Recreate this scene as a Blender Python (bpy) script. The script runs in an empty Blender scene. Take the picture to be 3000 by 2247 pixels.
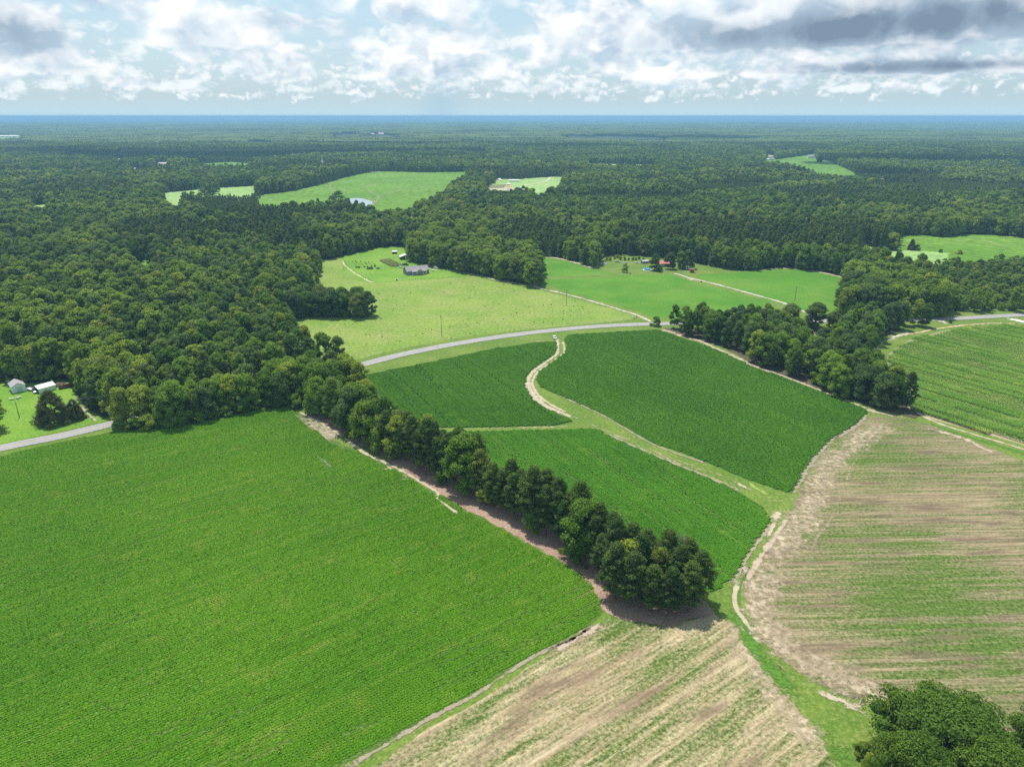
import bpy, bmesh, math, random
import numpy as np
from mathutils import Vector, Matrix
from mathutils.geometry import tessellate_polygon
rad = math.radians
sc = bpy.context.scene
C = sc.collection
random.seed(7)
RNG = np.random.default_rng(11)

# ------------------------------------------------------------------ camera, light, sky
H, FPX, PITCH = 122.0, 2082.0, rad(20.60)
cd = bpy.data.cameras.new('camera'); cam = bpy.data.objects.new('camera', cd); C.objects.link(cam)
cam.location = (0, 0, H); cam.rotation_euler = (rad(90) - PITCH, 0, 0)
cd.sensor_width = 36; cd.lens = 36 * FPX / 3000; cd.clip_start = 1; cd.clip_end = 90000
sc.camera = cam
SUN_AZ, SUN_EL = rad(-26), rad(66)
sdir = Vector((math.sin(SUN_AZ) * math.cos(SUN_EL), math.cos(SUN_AZ) * math.cos(SUN_EL), math.sin(SUN_EL)))
sl = bpy.data.lights.new('sun', 'SUN'); so = bpy.data.objects.new('sun', sl); C.objects.link(so)
sl.energy = 4.9; sl.angle = rad(0.53); sl.color = (1.0, 0.955, 0.89)
so.rotation_euler = sdir.to_track_quat('Z', 'Y').to_euler()
sc.view_settings.view_transform = 'Standard'; sc.view_settings.look = 'None'
sc.view_settings.exposure = 0.16; sc.view_settings.gamma = 1
sc.cycles.max_bounces = 6; sc.cycles.diffuse_bounces = 2; sc.cycles.glossy_bounces = 2
sc.cycles.transmission_bounces = 2; sc.cycles.transparent_max_bounces = 8; sc.cycles.volume_bounces = 1
sc.cycles.caustics_reflective = False; sc.cycles.caustics_refractive = False
sc.cycles.use_denoising = False

def pdir(u, v):
    dx = (u - 1500) / FPX; dy = (1123.5 - v) / FPX
    d = Vector((dx, math.cos(PITCH) + dy * math.sin(PITCH), -math.sin(PITCH) + dy * math.cos(PITCH)))
    return d.normalized()
def at(u, v):
    d = pdir(u, v); t = H / -d.z
    return (d.x * t, d.y * t)
def azel(u, v):
    d = pdir(u, v); return math.atan2(d.x, d.y), math.asin(d.z)

class NT:
    """small node-tree writer"""
    def __init__(s, tree): s.t = tree; s.n = tree.nodes; s.l = tree.links
    def node(s, kind, **kw):
        n = s.n.new(kind)
        for k, v in kw.items(): setattr(n, k, v)
        return n
    def put(s, sock, v):
        if v is None: return
        if hasattr(v, 'is_output'): s.l.new(v, sock)
        else:
            if isinstance(v, (tuple, list)) and len(v) == 3 and sock.type == 'RGBA': v = (*v, 1)
            sock.default_value = v
    def m(s, op, a, b=None, c=None, clamp=False):
        n = s.node('ShaderNodeMath', operation=op, use_clamp=clamp)
        for i, v in enumerate((a, b, c)): s.put(n.inputs[i], v)
        return n.outputs[0]
    def vm(s, op, a, b=None):
        n = s.node('ShaderNodeVectorMath', operation=op)
        s.put(n.inputs[0], a); s.put(n.inputs[1], b)
        return n.outputs[0]
    def mix(s, f, a, b):
        n = s.node('ShaderNodeMix', data_type='RGBA'); n.clamp_factor = True
        s.put(n.inputs[0], f); s.put(n.inputs[6], a); s.put(n.inputs[7], b)
        return n.outputs[2]
    def noise(s, vec, scale, detail=4, rough=.55, dist=0, color=False):
        n = s.node('ShaderNodeTexNoise'); s.put(n.inputs['Vector'], vec)
        n.inputs['Scale'].default_value = scale; n.inputs['Detail'].default_value = detail
        n.inputs['Roughness'].default_value = rough; n.inputs['Distortion'].default_value = dist
        return n.outputs[1 if color else 0]
    def mr(s, v, a, b, c=0., d=1., smooth=True):
        n = s.node('ShaderNodeMapRange'); n.interpolation_type = 'SMOOTHSTEP' if smooth else 'LINEAR'
        for i, x in enumerate((v, a, b, c, d)): s.put(n.inputs[i], x)
        return n.outputs[0]

def build_world():
    w = bpy.data.worlds.new('World'); sc.world = w; w.use_nodes = True
    N = NT(w.node_tree); N.n.clear()
    # cloud density group
    g = bpy.data.node_groups.new('cloud_density', 'ShaderNodeTree')
    g.interface.new_socket('Vector', in_out='INPUT', socket_type='NodeSocketVector')
    g.interface.new_socket('Value', in_out='OUTPUT', socket_type='NodeSocketFloat')
    G = NT(g); gi = G.node('NodeGroupInput'); go = G.node('NodeGroupOutput')
    wn = G.noise(gi.outputs[0], 2.2, 2, .5, color=True); wn.node.noise_dimensions = '2D'
    warp = G.vm('SCALE', G.vm('SUBTRACT', wn, (.5, .5, .5)), None)
    warp.node.inputs['Scale'].default_value = .35
    p = G.vm('ADD', gi.outputs[0], warp)
    n1 = G.noise(p, 1.0, 7, .55); n1.node.noise_dimensions = '2D'
    vo = G.node('ShaderNodeTexVoronoi'); vo.voronoi_dimensions = '2D'; vo.feature = 'SMOOTH_F1'
    G.put(vo.inputs['Vector'], p); vo.inputs['Scale'].default_value = 2.3
    vo.inputs['Detail'].default_value = 2; vo.inputs['Roughness'].default_value = .55
    vo.inputs['Smoothness'].default_value = .35
    G.put(go.inputs[0], G.m('ADD', G.m('MULTIPLY', n1, .82), G.m('MULTIPLY', G.m('SUBTRACT', .75, vo.outputs['Distance']), .25)))
    def dens(v):
        q = N.node('ShaderNodeGroup'); q.node_tree = g; N.put(q.inputs[0], v); return q.outputs[0]
    tc = N.node('ShaderNodeTexCoord'); sp = N.node('ShaderNodeSeparateXYZ'); N.put(sp.inputs[0], tc.outputs['Generated'])
    x, y, z = sp.outputs
    az = N.m('ARCTAN2', x, y); el = N.m('ARCSINE', z)
    sky = N.node('ShaderNodeTexSky'); sky.sky_type = 'NISHITA'; sky.sun_disc = False
    sky.sun_elevation = SUN_EL; sky.sun_rotation = SUN_AZ; sky.air_density = 1.0; sky.dust_density = 2.0; sky.altitude = 100
    base = N.mix(1.0, sky.outputs[0], sky.outputs[0])
    # the Nishita colour is physical; scale it to this scene (strength 0.1) before clouds are laid over it
    def vscale(c, k):
        q = N.node('ShaderNodeVectorMath', operation='SCALE'); N.put(q.inputs[0], c); q.inputs['Scale'].default_value = k; return q.outputs[0]
    col = vscale(base, 0.105)
    col = N.mix(N.mr(el, .16, .50, .6, .38), col, (.52, .75, .89))
    def blob(u, v, hu, hv, wig=0.35):
        a, e = azel(u, v); a2, _ = azel(u + hu, v); e2 = azel(u, v - hv)[1]
        ra, re = abs(a2 - a), abs(e2 - e)
        dx = N.m('DIVIDE', N.m('SUBTRACT', az, a), ra); dy = N.m('DIVIDE', N.m('SUBTRACT', el, e), re)
        r = N.m('ADD', N.m('MULTIPLY', dx, dx), N.m('MULTIPLY', dy, dy))
        return N.m('POWER', 2.718, N.m('MULTIPLY', r, -1.0))
    def add(*a):
        r = a[0]
        for q in a[1:]: r = N.m('ADD', r, q)
        return r
    wob = N.noise(N.vm('ADD', tc.outputs['Generated'], (3, 1, 7)), 26, 6, .55)
    wobs = N.m('ADD', N.m('MULTIPLY', wob, 1.6), 0.05)
    dark = add(blob(2350, 100, 380, 45), blob(2800, 45, 520, 75), blob(2700, 195, 420, 22), N.m('MULTIPLY', blob(20, 95, 170, 85), .5))
    dark = N.m('MULTIPLY', dark, wobs, clamp=True)
    blue = N.m('MULTIPLY', add(blob(850, 5, 170, 34), blob(1465, 45, 60, 40), N.m('MULTIPLY', blob(860, 110, 120, 30), .5)), 1.0, clamp=True)
    col = N.mix(N.m('MULTIPLY', dark, .85), col, (.33, .44, .56))
    white = add(blob(1450, 60, 500, 70), blob(1500, 150, 1500, 60), blob(560, 90, 250, 80), blob(2050, 90, 260, 60))
    LAYERS = [  # scale, seed, el lo, el hi, threshold, softness, brightness
        (26, 3.1, .002, .050, .385, .20, .95, .85),
        (14, 9.7, .012, .085, .365, .18, .97, .7),
        (8.5, 17.3, .028, .26, .35, .18, 1.02, 1.0),
        (5.2, 25.9, .060, .34, .365, .2, 1.06, 1.0)]
    for s, seed, lo, hi, thr, soft, br, con in LAYERS:
        cx = N.node('ShaderNodeCombineXYZ'); N.put(cx.inputs[0], N.m('ADD', N.m('MULTIPLY', az, s), seed * 7.3))
        N.put(cx.inputs[1], N.m('MULTIPLY', el, s * 1.5)); cx.inputs[2].default_value = 0
        d0 = dens(cx.outputs[0])
        d1 = dens(N.vm('ADD', cx.outputs[0], (-.05, .20, 0)))
        band = N.m('MULTIPLY', N.mr(el, lo, lo + .022), N.mr(el, hi, hi + .03 + hi * .4, 1., 0.))
        bias = N.m('ADD', N.m('MULTIPLY', N.m('SUBTRACT', band, 1.0), .5), N.m('MULTIPLY', N.m('MINIMUM', white, 1.4), .035))
        bias = N.m('SUBTRACT', bias, N.m('MULTIPLY', blue, .22)); bias = N.m('ADD', bias, N.m('MULTIPLY', dark, .30))
        dd = N.m('ADD', d0, bias)
        alpha = N.mr(dd, thr - .01, thr + soft)
        diff = N.m('MULTIPLY', N.m('SUBTRACT', d0, d1), 4.2)
        thick = N.mr(dd, thr + .02, thr + .22, 0., .50)
        sh = N.m('ADD', N.m('SUBTRACT', .80, thick), diff, clamp=True)
        sh = N.m('SUBTRACT', sh, N.m('MULTIPLY', dark, .72), clamp=True)
        cc = N.mix(sh, N.mix(dark, (.47, .60, .72), (.20, .28, .38)), N.mix(dark, (.93 * br, .945 * br, .95 * br), (.50, .58, .66)))
        cc = N.mix(con, (.62, .79, .87), cc)
        col = N.mix(alpha, col, cc)
    hz = N.mr(el, -.01, .040, 1., 0.)
    hz = N.m('POWER', hz, 1.5)
    col = N.mix(N.m('MULTIPLY', hz, .80), col, (.56, .77, .87))
    rain = N.m('MULTIPLY', N.mix(blob(1290, 310, 55, 75), (0, 0, 0), (1, 1, 1)), .55)
    col = N.mix(rain, col, (.37, .56, .70))
    bg = N.node('ShaderNodeBackground'); N.put(bg.inputs[0], col); bg.inputs[1].default_value = 1.0
    # light that the sky sends into the scene is the same colour field the camera sees
    out = N.node('ShaderNodeOutputWorld'); N.l.new(bg.outputs[0], out.inputs[0])
build_world()
sc.world.cycles.sampling_method = 'MANUAL'; sc.world.cycles.sample_map_resolution = 256

# ------------------------------------------------------------------ materials
def newmat(name):
    m = bpy.data.materials.new(name); m.use_nodes = True
    N = NT(m.node_tree); b = N.n['Principled BSDF']
    return m, N, b
def plain(name, col, rough=.7, metal=0., var=.12, scale=.6, spec=.35):
    m, N, b = newmat(name)
    g = N.node('ShaderNodeNewGeometry').outputs['Position']
    n = N.noise(g, scale, 5, .6); n2 = N.noise(g, scale * 9, 3, .6)
    f = N.mr(N.m('ADD', N.m('MULTIPLY', n, .6), N.m('MULTIPLY', n2, .4)), .3, .7)
    dk = tuple(c * (1 - var * 1.6) for c in col); lt = tuple(min(1, c * (1 + var)) for c in col)
    N.put(b.inputs['Base Color'], N.mix(f, dk, lt)); b.inputs['Roughness'].default_value = rough
    b.inputs['Metallic'].default_value = metal; b.inputs['Specular IOR Level'].default_value = spec
    return m
def foliage(name, ca, cb, cc, trans=.22, locw=.5, rndw=.5, rough=.55, nscale=.012, world=False, rows=None):
    """leaf material: ca..cb by tint, tree and stand; cc is the colour of odd pale trees"""
    ca, cb, cc = [(q[0] * 1.22, q[1] * 1.06, q[2] * .72) for q in (ca, cb, cc)]
    m, N, b = newmat(name)
    t = N.node('ShaderNodeAttribute'); t.attribute_name = 'tint'
    oi = N.node('ShaderNodeObjectInfo')
    if world: loc = N.node('ShaderNodeNewGeometry').outputs['Position']
    else: loc = oi.outputs['Location']
    ln = N.mr(N.noise(loc, nscale, 3, .6), .36, .64)
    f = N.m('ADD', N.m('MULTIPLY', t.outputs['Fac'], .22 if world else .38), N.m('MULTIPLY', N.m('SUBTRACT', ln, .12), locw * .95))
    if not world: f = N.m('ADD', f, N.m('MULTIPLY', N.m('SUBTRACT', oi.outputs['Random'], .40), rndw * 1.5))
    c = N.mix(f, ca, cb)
    if not world:
        r2 = N.m('FRACT', N.m('MULTIPLY', oi.outputs['Random'], 37.7))
        c = N.mix(N.m('MULTIPLY', N.mr(r2, .86, .97), .75), c, cc)
    else:
        n3 = N.mr(N.noise(loc, .11, 2, .5), .55, .72); k3 = N.m('MULTIPLY', n3, .35)
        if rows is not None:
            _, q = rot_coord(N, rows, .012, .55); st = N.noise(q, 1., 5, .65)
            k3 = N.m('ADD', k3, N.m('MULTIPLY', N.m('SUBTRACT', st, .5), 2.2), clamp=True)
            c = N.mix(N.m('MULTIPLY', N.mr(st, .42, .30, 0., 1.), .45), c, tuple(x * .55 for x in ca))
        c = N.mix(k3, c, cc)
    N.put(b.inputs['Base Color'], c); b.inputs['Roughness'].default_value = rough
    b.inputs['Specular IOR Level'].default_value = .10
    tr = N.node('ShaderNodeBsdfTranslucent'); N.put(tr.inputs[0], c)
    ms = N.node('ShaderNodeMixShader'); ms.inputs[0].default_value = trans
    N.l.new(b.outputs[0], ms.inputs[1]); N.l.new(tr.outputs[0], ms.inputs[2])
    N.l.new(ms.outputs[0], N.n['Material Output'].inputs[0])
    return m
def rot_coord(N, ang, sx=1., sy=1.):
    g = N.node('ShaderNodeNewGeometry').outputs['Position']
    mp = N.node('ShaderNodeMapping'); mp.vector_type = 'POINT'
    N.put(mp.inputs['Vector'], g); mp.inputs['Rotation'].default_value = (0, 0, -ang)
    q = N.vm('MULTIPLY', mp.outputs[0], (sx, sy, 0))
    return g, q
def field_mat(name, base, alt, soil, ang=0., streak=.3, soilamt=.3, patch=.02, fine=1.2, rowlen=.03, rowfreq=.35, bump=.25, lo=.5, hi=.68):
    """ground cover seen from the air: stands of two greens with row-wise streaks of bare soil or straw"""
    m, N, b = newmat(name)
    g, q = rot_coord(N, ang, rowlen, rowfreq)
    big = N.mr(N.noise(g, patch, 4, .6), .35, .65)
    c = N.mix(big, base, alt)
    st = N.noise(q, 1.0, 6, .62, .25)
    fn = N.noise(g, fine, 5, .7)
    k = N.m('ADD', N.m('MULTIPLY', st, streak), N.m('MULTIPLY', fn, 1 - streak))
    k = N.m('ADD', k, N.m('MULTIPLY', N.m('SUBTRACT', N.noise(g, patch * 1.7, 3, .5), .5), .35))
    c = N.mix(N.m('MULTIPLY', N.mr(k, lo, hi), soilamt), c, soil)
    v = N.mr(fn, .3, .7, .72, 1.22)
    c2 = N.node('ShaderNodeVectorMath', operation='SCALE'); N.put(c2.inputs[0], c); N.put(c2.inputs['Scale'], v)
    N.put(b.inputs['Base Color'], c2.outputs[0]); b.inputs['Roughness'].default_value = .9
    b.inputs['Specular IOR Level'].default_value = .12
    bp = N.node('ShaderNodeBump'); bp.inputs['Strength'].default_value = bump; bp.inputs['Distance'].default_value = .5
    N.put(bp.inputs['Height'], N.m('ADD', fn, st)); N.l.new(bp.outputs[0], b.inputs['Normal'])
    return m

# ------------------------------------------------------------------ mesh helpers
def tag(o, label=None, cat=None, group=None, kind=None):
    if label: o['label'] = label
    if cat: o['category'] = cat
    if group: o['group'] = group
    if kind: o['kind'] = kind
    return o
def mesh_obj(name, verts, faces, mat, parent=None, smooth=False):
    me = bpy.data.meshes.new(name); me.from_pydata([tuple(v) for v in verts], [], faces); me.update()
    me.materials.append(mat)
    if smooth:
        for p in me.polygons: p.use_smooth = True
    o = bpy.data.objects.new(name, me); C.objects.link(o); o.parent = parent
    return o
def quads_mesh(name, V, Q, mat, tint=None, smooth=False):
    me = bpy.data.meshes.new(name); n, k = len(V), len(Q)
    w = Q.shape[1]
    me.vertices.add(n); me.vertices.foreach_set('co', V.astype(np.float32).ravel())
    me.loops.add(k * w); me.loops.foreach_set('vertex_index', Q.astype(np.int32).ravel())
    me.polygons.add(k); me.polygons.foreach_set('loop_start', np.arange(0, k * w, w, dtype=np.int32))
    me.polygons.foreach_set('loop_total', np.full(k, w, dtype=np.int32))
    if smooth: me.polygons.foreach_set('use_smooth', np.ones(k, dtype=bool))
    if tint is not None:
        a = me.attributes.new('tint', 'FLOAT', 'POINT'); a.data.foreach_set('value', tint.astype(np.float32))
    me.update(calc_edges=True); me.validate(); me.materials.append(mat)
    return me
def empty(name, loc, rz=0.):
    o = bpy.data.objects.new(name, None); C.objects.link(o); o.location = loc; o.rotation_euler = (0, 0, rz)
    o.empty_display_size = .5
    return o
class MB:
    def __init__(s): s.v = []; s.f = []
    def add(s, vs, fs):
        k = len(s.v); s.v += [tuple(v) for v in vs]; s.f += [tuple(i + k for i in f) for f in fs]; return s
    def box(s, cx, cy, cz, sx, sy, sz, rz=0., rx=0., ry=0.):
        R = Matrix.Rotation(rz, 3, 'Z') @ Matrix.Rotation(ry, 3, 'Y') @ Matrix.Rotation(rx, 3, 'X')
        vs = [Vector((cx, cy, cz)) + R @ Vector((a * sx / 2, b * sy / 2, c * sz / 2)) for a in (-1, 1) for b in (-1, 1) for c in (-1, 1)]
        return s.add(vs, [(0, 1, 3, 2), (4, 6, 7, 5), (0, 4, 5, 1), (2, 3, 7, 6), (0, 2, 6, 4), (1, 5, 7, 3)])
    def prism(s, prof, y0, y1, axis='x'):
        """profile [(a, z)] extruded from y0 to y1; axis 'x': a is x, extruded in y; axis 'y': a is y, extruded in x"""
        n = len(prof)
        P = (lambda a, b, z: (a, b, z)) if axis == 'x' else (lambda a, b, z: (b, a, z))
        vs = [P(a, y0, z) for a, z in prof] + [P(a, y1, z) for a, z in prof]
        fs = [tuple(range(n)), tuple(range(2 * n - 1, n - 1, -1))] + [(i, i + n, (i + 1) % n + n, (i + 1) % n) for i in range(n)]
        return s.add(vs, fs)
    def tube(s, p0, p1, r0, r1=None, n=7):
        r1 = r0 if r1 is None else r1
        p0, p1 = Vector(p0), Vector(p1); d = (p1 - p0).normalized()
        a = d.orthogonal().normalized(); b = d.cross(a)
        vs = []
        for p, r in ((p0, r0), (p1, r1)):
            vs += [p + (a * math.cos(2 * math.pi * i / n) + b * math.sin(2 * math.pi * i / n)) * r for i in range(n)]
        return s.add(vs, [tuple(range(n - 1, -1, -1)), tuple(range(n, 2 * n))] + [(i, (i + 1) % n, (i + 1) % n + n, i + n) for i in range(n)])
    def build(s, name, mat, parent=None, smooth=False):
        o = mesh_obj(name, s.v, s.f, mat, parent, smooth)
        bm = bmesh.new(); bm.from_mesh(o.data); bmesh.ops.recalc_face_normals(bm, faces=bm.faces); bm.to_mesh(o.data); bm.free()
        return o

OFF = {'A': (0, 300), 'B': (1000, 300), 'C': (2000, 300), 'D': (0, 800), 'E': (1000, 800), 'F': (2000, 800),
       'G': (0, 1250), 'H': (1000, 1250), 'I': (2000, 1250), 'J': (0, 1747), 'K': (1000, 1747), 'L': (2000, 1747)}
def px(k, *a):
    ox, oy = OFF[k]
    return [(ox + a[i] / 2.212, oy + a[i + 1] / 2.212) for i in range(0, len(a), 2)]
def G(pts): return [at(*p) for p in pts]
def direction(p, q):
    a, b = at(*p), at(*q); return math.atan2(b[1] - a[1], b[0] - a[0])
def inside(poly, X, Y):
    """vectorised even-odd test"""
    X = np.asarray(X, float); Y = np.asarray(Y, float); r = np.zeros(X.shape, bool); n = len(poly)
    for i in range(n):
        x0, y0 = poly[i]; x1, y1 = poly[(i + 1) % n]
        if y0 == y1: continue
        c = ((y0 > Y) != (y1 > Y)) & (X < (x1 - x0) * (Y - y0) / (y1 - y0) + x0)
        r ^= c
    return r
def wobble(poly, amp, step):
    out = []; n = len(poly)
    for i in range(n):
        a = Vector(poly[i]); b = Vector(poly[(i + 1) % n]); L = (b - a).length; k = max(1, min(300, int(L / step)))
        nn = Vector((-(b - a).y, (b - a).x)).normalized() if L > 0 else Vector((0, 0))
        for j in range(k):
            p = a.lerp(b, j / k); w = (random.random() - .5) * 2 * amp if j else 0
            out.append(tuple(p + nn * w))
    return out
LAYER = [0]
def sheet(name, poly, mat, z, amp=.35, step=2.2, kind='structure'):
    pl = wobble(poly, amp, step) if amp else poly
    tri = tessellate_polygon([[Vector((x, y, 0)) for x, y in pl]])
    o = mesh_obj(name, [(x, y, z) for x, y in pl], [tuple(t) for t in tri], mat)
    for p in o.data.polygons:
        if p.normal.z < 0: p.flip()
    return tag(o, kind=kind)
def catmull(pts, step=2.0):
    P = [Vector(p) for p in pts]; P = [2 * P[0] - P[1]] + P + [2 * P[-1] - P[-2]]; out = []
    for i in range(1, len(P) - 2):
        k = max(1, min(200, int((P[i + 1] - P[i]).length / step)))
        for j in range(k):
            t = j / k; a, b, c, d = P[i - 1:i + 3]
            out.append(.5 * ((2 * b) + (c - a) * t + (2 * a - 5 * b + 4 * c - d) * t * t + (3 * b - a - 3 * c + d) * t ** 3))
    out.append(P[-2]); return out
def ribbon(name, pts, width, mat, z, jit=0., step=2.0, off=0., kind='structure', w2=None):
    """strip along a smoothed line; 'edge' runs 0 at the middle to 1 at the sides"""
    pl = catmull(pts, step); n = len(pl); V = []; E = []
    T = (-1, -.5, 0, .5, 1)
    for i, p in enumerate(pl):
        d = (pl[min(i + 1, n - 1)] - pl[max(i - 1, 0)]).normalized(); nn = Vector((-d.y, d.x))
        w = width + (w2 - width) * i / n if w2 else width
        w = w * (1 + jit * (random.random() - .5))
        for t in T:
            q = p + nn * (t * w / 2 + off); V.append((q.x, q.y, z)); E.append(max(abs(t), 1 - min(i, n - 1 - i) / 3 if jit else 0))
    F = [(i * 5 + j, i * 5 + j + 1, (i + 1) * 5 + j + 1, (i + 1) * 5 + j) for i in range(n - 1) for j in range(4)]
    o = mesh_obj(name, V, F, mat)
    for p in o.data.polygons:
        if p.normal.z < 0: p.flip()
    a = o.data.attributes.new('edge', 'FLOAT', 'POINT'); a.data.foreach_set('value', E)
    return tag(o, kind=kind)
def ragged(name, c1, c2, cover=.6, fine=.8, soft=.22, sharp=1.):
    """bare track whose sides break up into the grass"""
    m, N, b = newmat(name)
    g = N.node('ShaderNodeNewGeometry').outputs['Position']
    e = N.node('ShaderNodeAttribute'); e.attribute_name = 'edge'
    n = N.noise(g, fine, 6, .7); n2 = N.noise(g, fine * .13, 3, .6)
    c = N.mix(N.mr(n, .35, .65), c1, c2); N.put(b.inputs['Base Color'], c); b.inputs['Roughness'].default_value = .95
    b.inputs['Specular IOR Level'].default_value = .1
    k = N.m('ADD', N.m('MULTIPLY', n, .65), N.m('MULTIPLY', n2, .35))
    k = N.m('ADD', N.m('MULTIPLY', N.m('SUBTRACT', k, .5), 1.9), .5)
    ee = N.m('POWER', e.outputs['Fac'], sharp)
    th = N.m('ADD', 1 - cover - .12, N.m('MULTIPLY', ee, .42))
    f = N.mr(k, th, N.m('ADD', th, soft))
    tr = N.node('ShaderNodeBsdfTransparent'); ms = N.node('ShaderNodeMixShader'); N.put(ms.inputs[0], f)
    N.l.new(tr.outputs[0], ms.inputs[1]); N.l.new(b.outputs[0], ms.inputs[2]); N.l.new(ms.outputs[0], N.n['Material Output'].inputs[0])
    return m

GN_N = [0]
def instancer(name, pts, rotz, scl, idx, protos, kind='stuff'):
    """ONE object that stands protos (never linked to the scene) on its points"""
    GN_N[0] += 1
    coll = bpy.data.collections.new('kit_%02d' % GN_N[0])
    for i, me in enumerate(protos):
        o = bpy.data.objects.new('kit_%02d_%02d' % (GN_N[0], i), me); coll.objects.link(o)
    pts = np.asarray(pts, np.float32); n = len(pts)
    me = bpy.data.meshes.new(name); me.vertices.add(n); me.vertices.foreach_set('co', pts.ravel())
    r = np.zeros((n, 3), np.float32); r[:, 2] = rotz
    for nm, ty, key, val in (('rot', 'FLOAT_VECTOR', 'vector', r), ('scl', 'FLOAT_VECTOR', 'vector', np.asarray(scl, np.float32)), ('idx', 'INT', 'value', np.asarray(idx, np.int32))):
        a = me.attributes.new(nm, ty, 'POINT'); a.data.foreach_set(key, val.ravel())
    me.update()
    o = bpy.data.objects.new(name, me); C.objects.link(o)
    t = bpy.data.node_groups.new('scatter_%02d' % GN_N[0], 'GeometryNodeTree')
    t.interface.new_socket('Geometry', in_out='INPUT', socket_type='NodeSocketGeometry')
    t.interface.new_socket('Geometry', in_out='OUTPUT', socket_type='NodeSocketGeometry')
    N = NT(t); gi = N.node('NodeGroupInput'); go = N.node('NodeGroupOutput')
    ci = N.node('GeometryNodeCollectionInfo'); ci.inputs['Collection'].default_value = coll
    ci.inputs['Separate Children'].default_value = True; ci.inputs['Reset Children'].default_value = True
    ip = N.node('GeometryNodeInstanceOnPoints')
    N.l.new(gi.outputs[0], ip.inputs['Points']); N.l.new(ci.outputs[0], ip.inputs['Instance']); ip.inputs['Pick Instance'].default_value = True
    def na(nm, ty):
        q = N.node('GeometryNodeInputNamedAttribute', data_type=ty); q.inputs[0].default_value = nm; return q.outputs['Attribute']
    N.l.new(na('idx', 'INT'), ip.inputs['Instance Index'])
    N.l.new(na('rot', 'FLOAT_VECTOR'), ip.inputs['Rotation']); N.l.new(na('scl', 'FLOAT_VECTOR'), ip.inputs['Scale'])
    N.l.new(ip.outputs[0], go.inputs[0])
    md = o.modifiers.new('scatter', 'NODES'); md.node_group = t
    return tag(o, kind=kind)

# ------------------------------------------------------------------ trees
def cards(P, Nrm, size, rng, tilt=.7, asp=(.6, 1.0)):
    """one leaf-spray quad per point, facing roughly along Nrm; slightly folded by jittering corners"""
    n = len(P); d = Nrm + rng.normal(0, tilt, (n, 3)); d /= np.linalg.norm(d, axis=1)[:, None] + 1e-9
    a = np.cross(d, rng.normal(0, 1, (n, 3))); a /= np.linalg.norm(a, axis=1)[:, None] + 1e-9
    b = np.cross(d, a); s = size * rng.uniform(.6, 1.3, (n, 1)); t = s * rng.uniform(*asp, (n, 1))
    V = np.stack([P - a * s - b * t * .5, P + a * s * .2 - b * t, P + a * s + b * t * .4, P - a * s * .1 + b * t], 1) * 1.0
    V += d[:, None, :] * (rng.uniform(-.25, .25, (n, 4, 1)) * s[:, :, None])
    return V.reshape(-1, 3), np.arange(4 * n).reshape(-1, 4)
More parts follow.
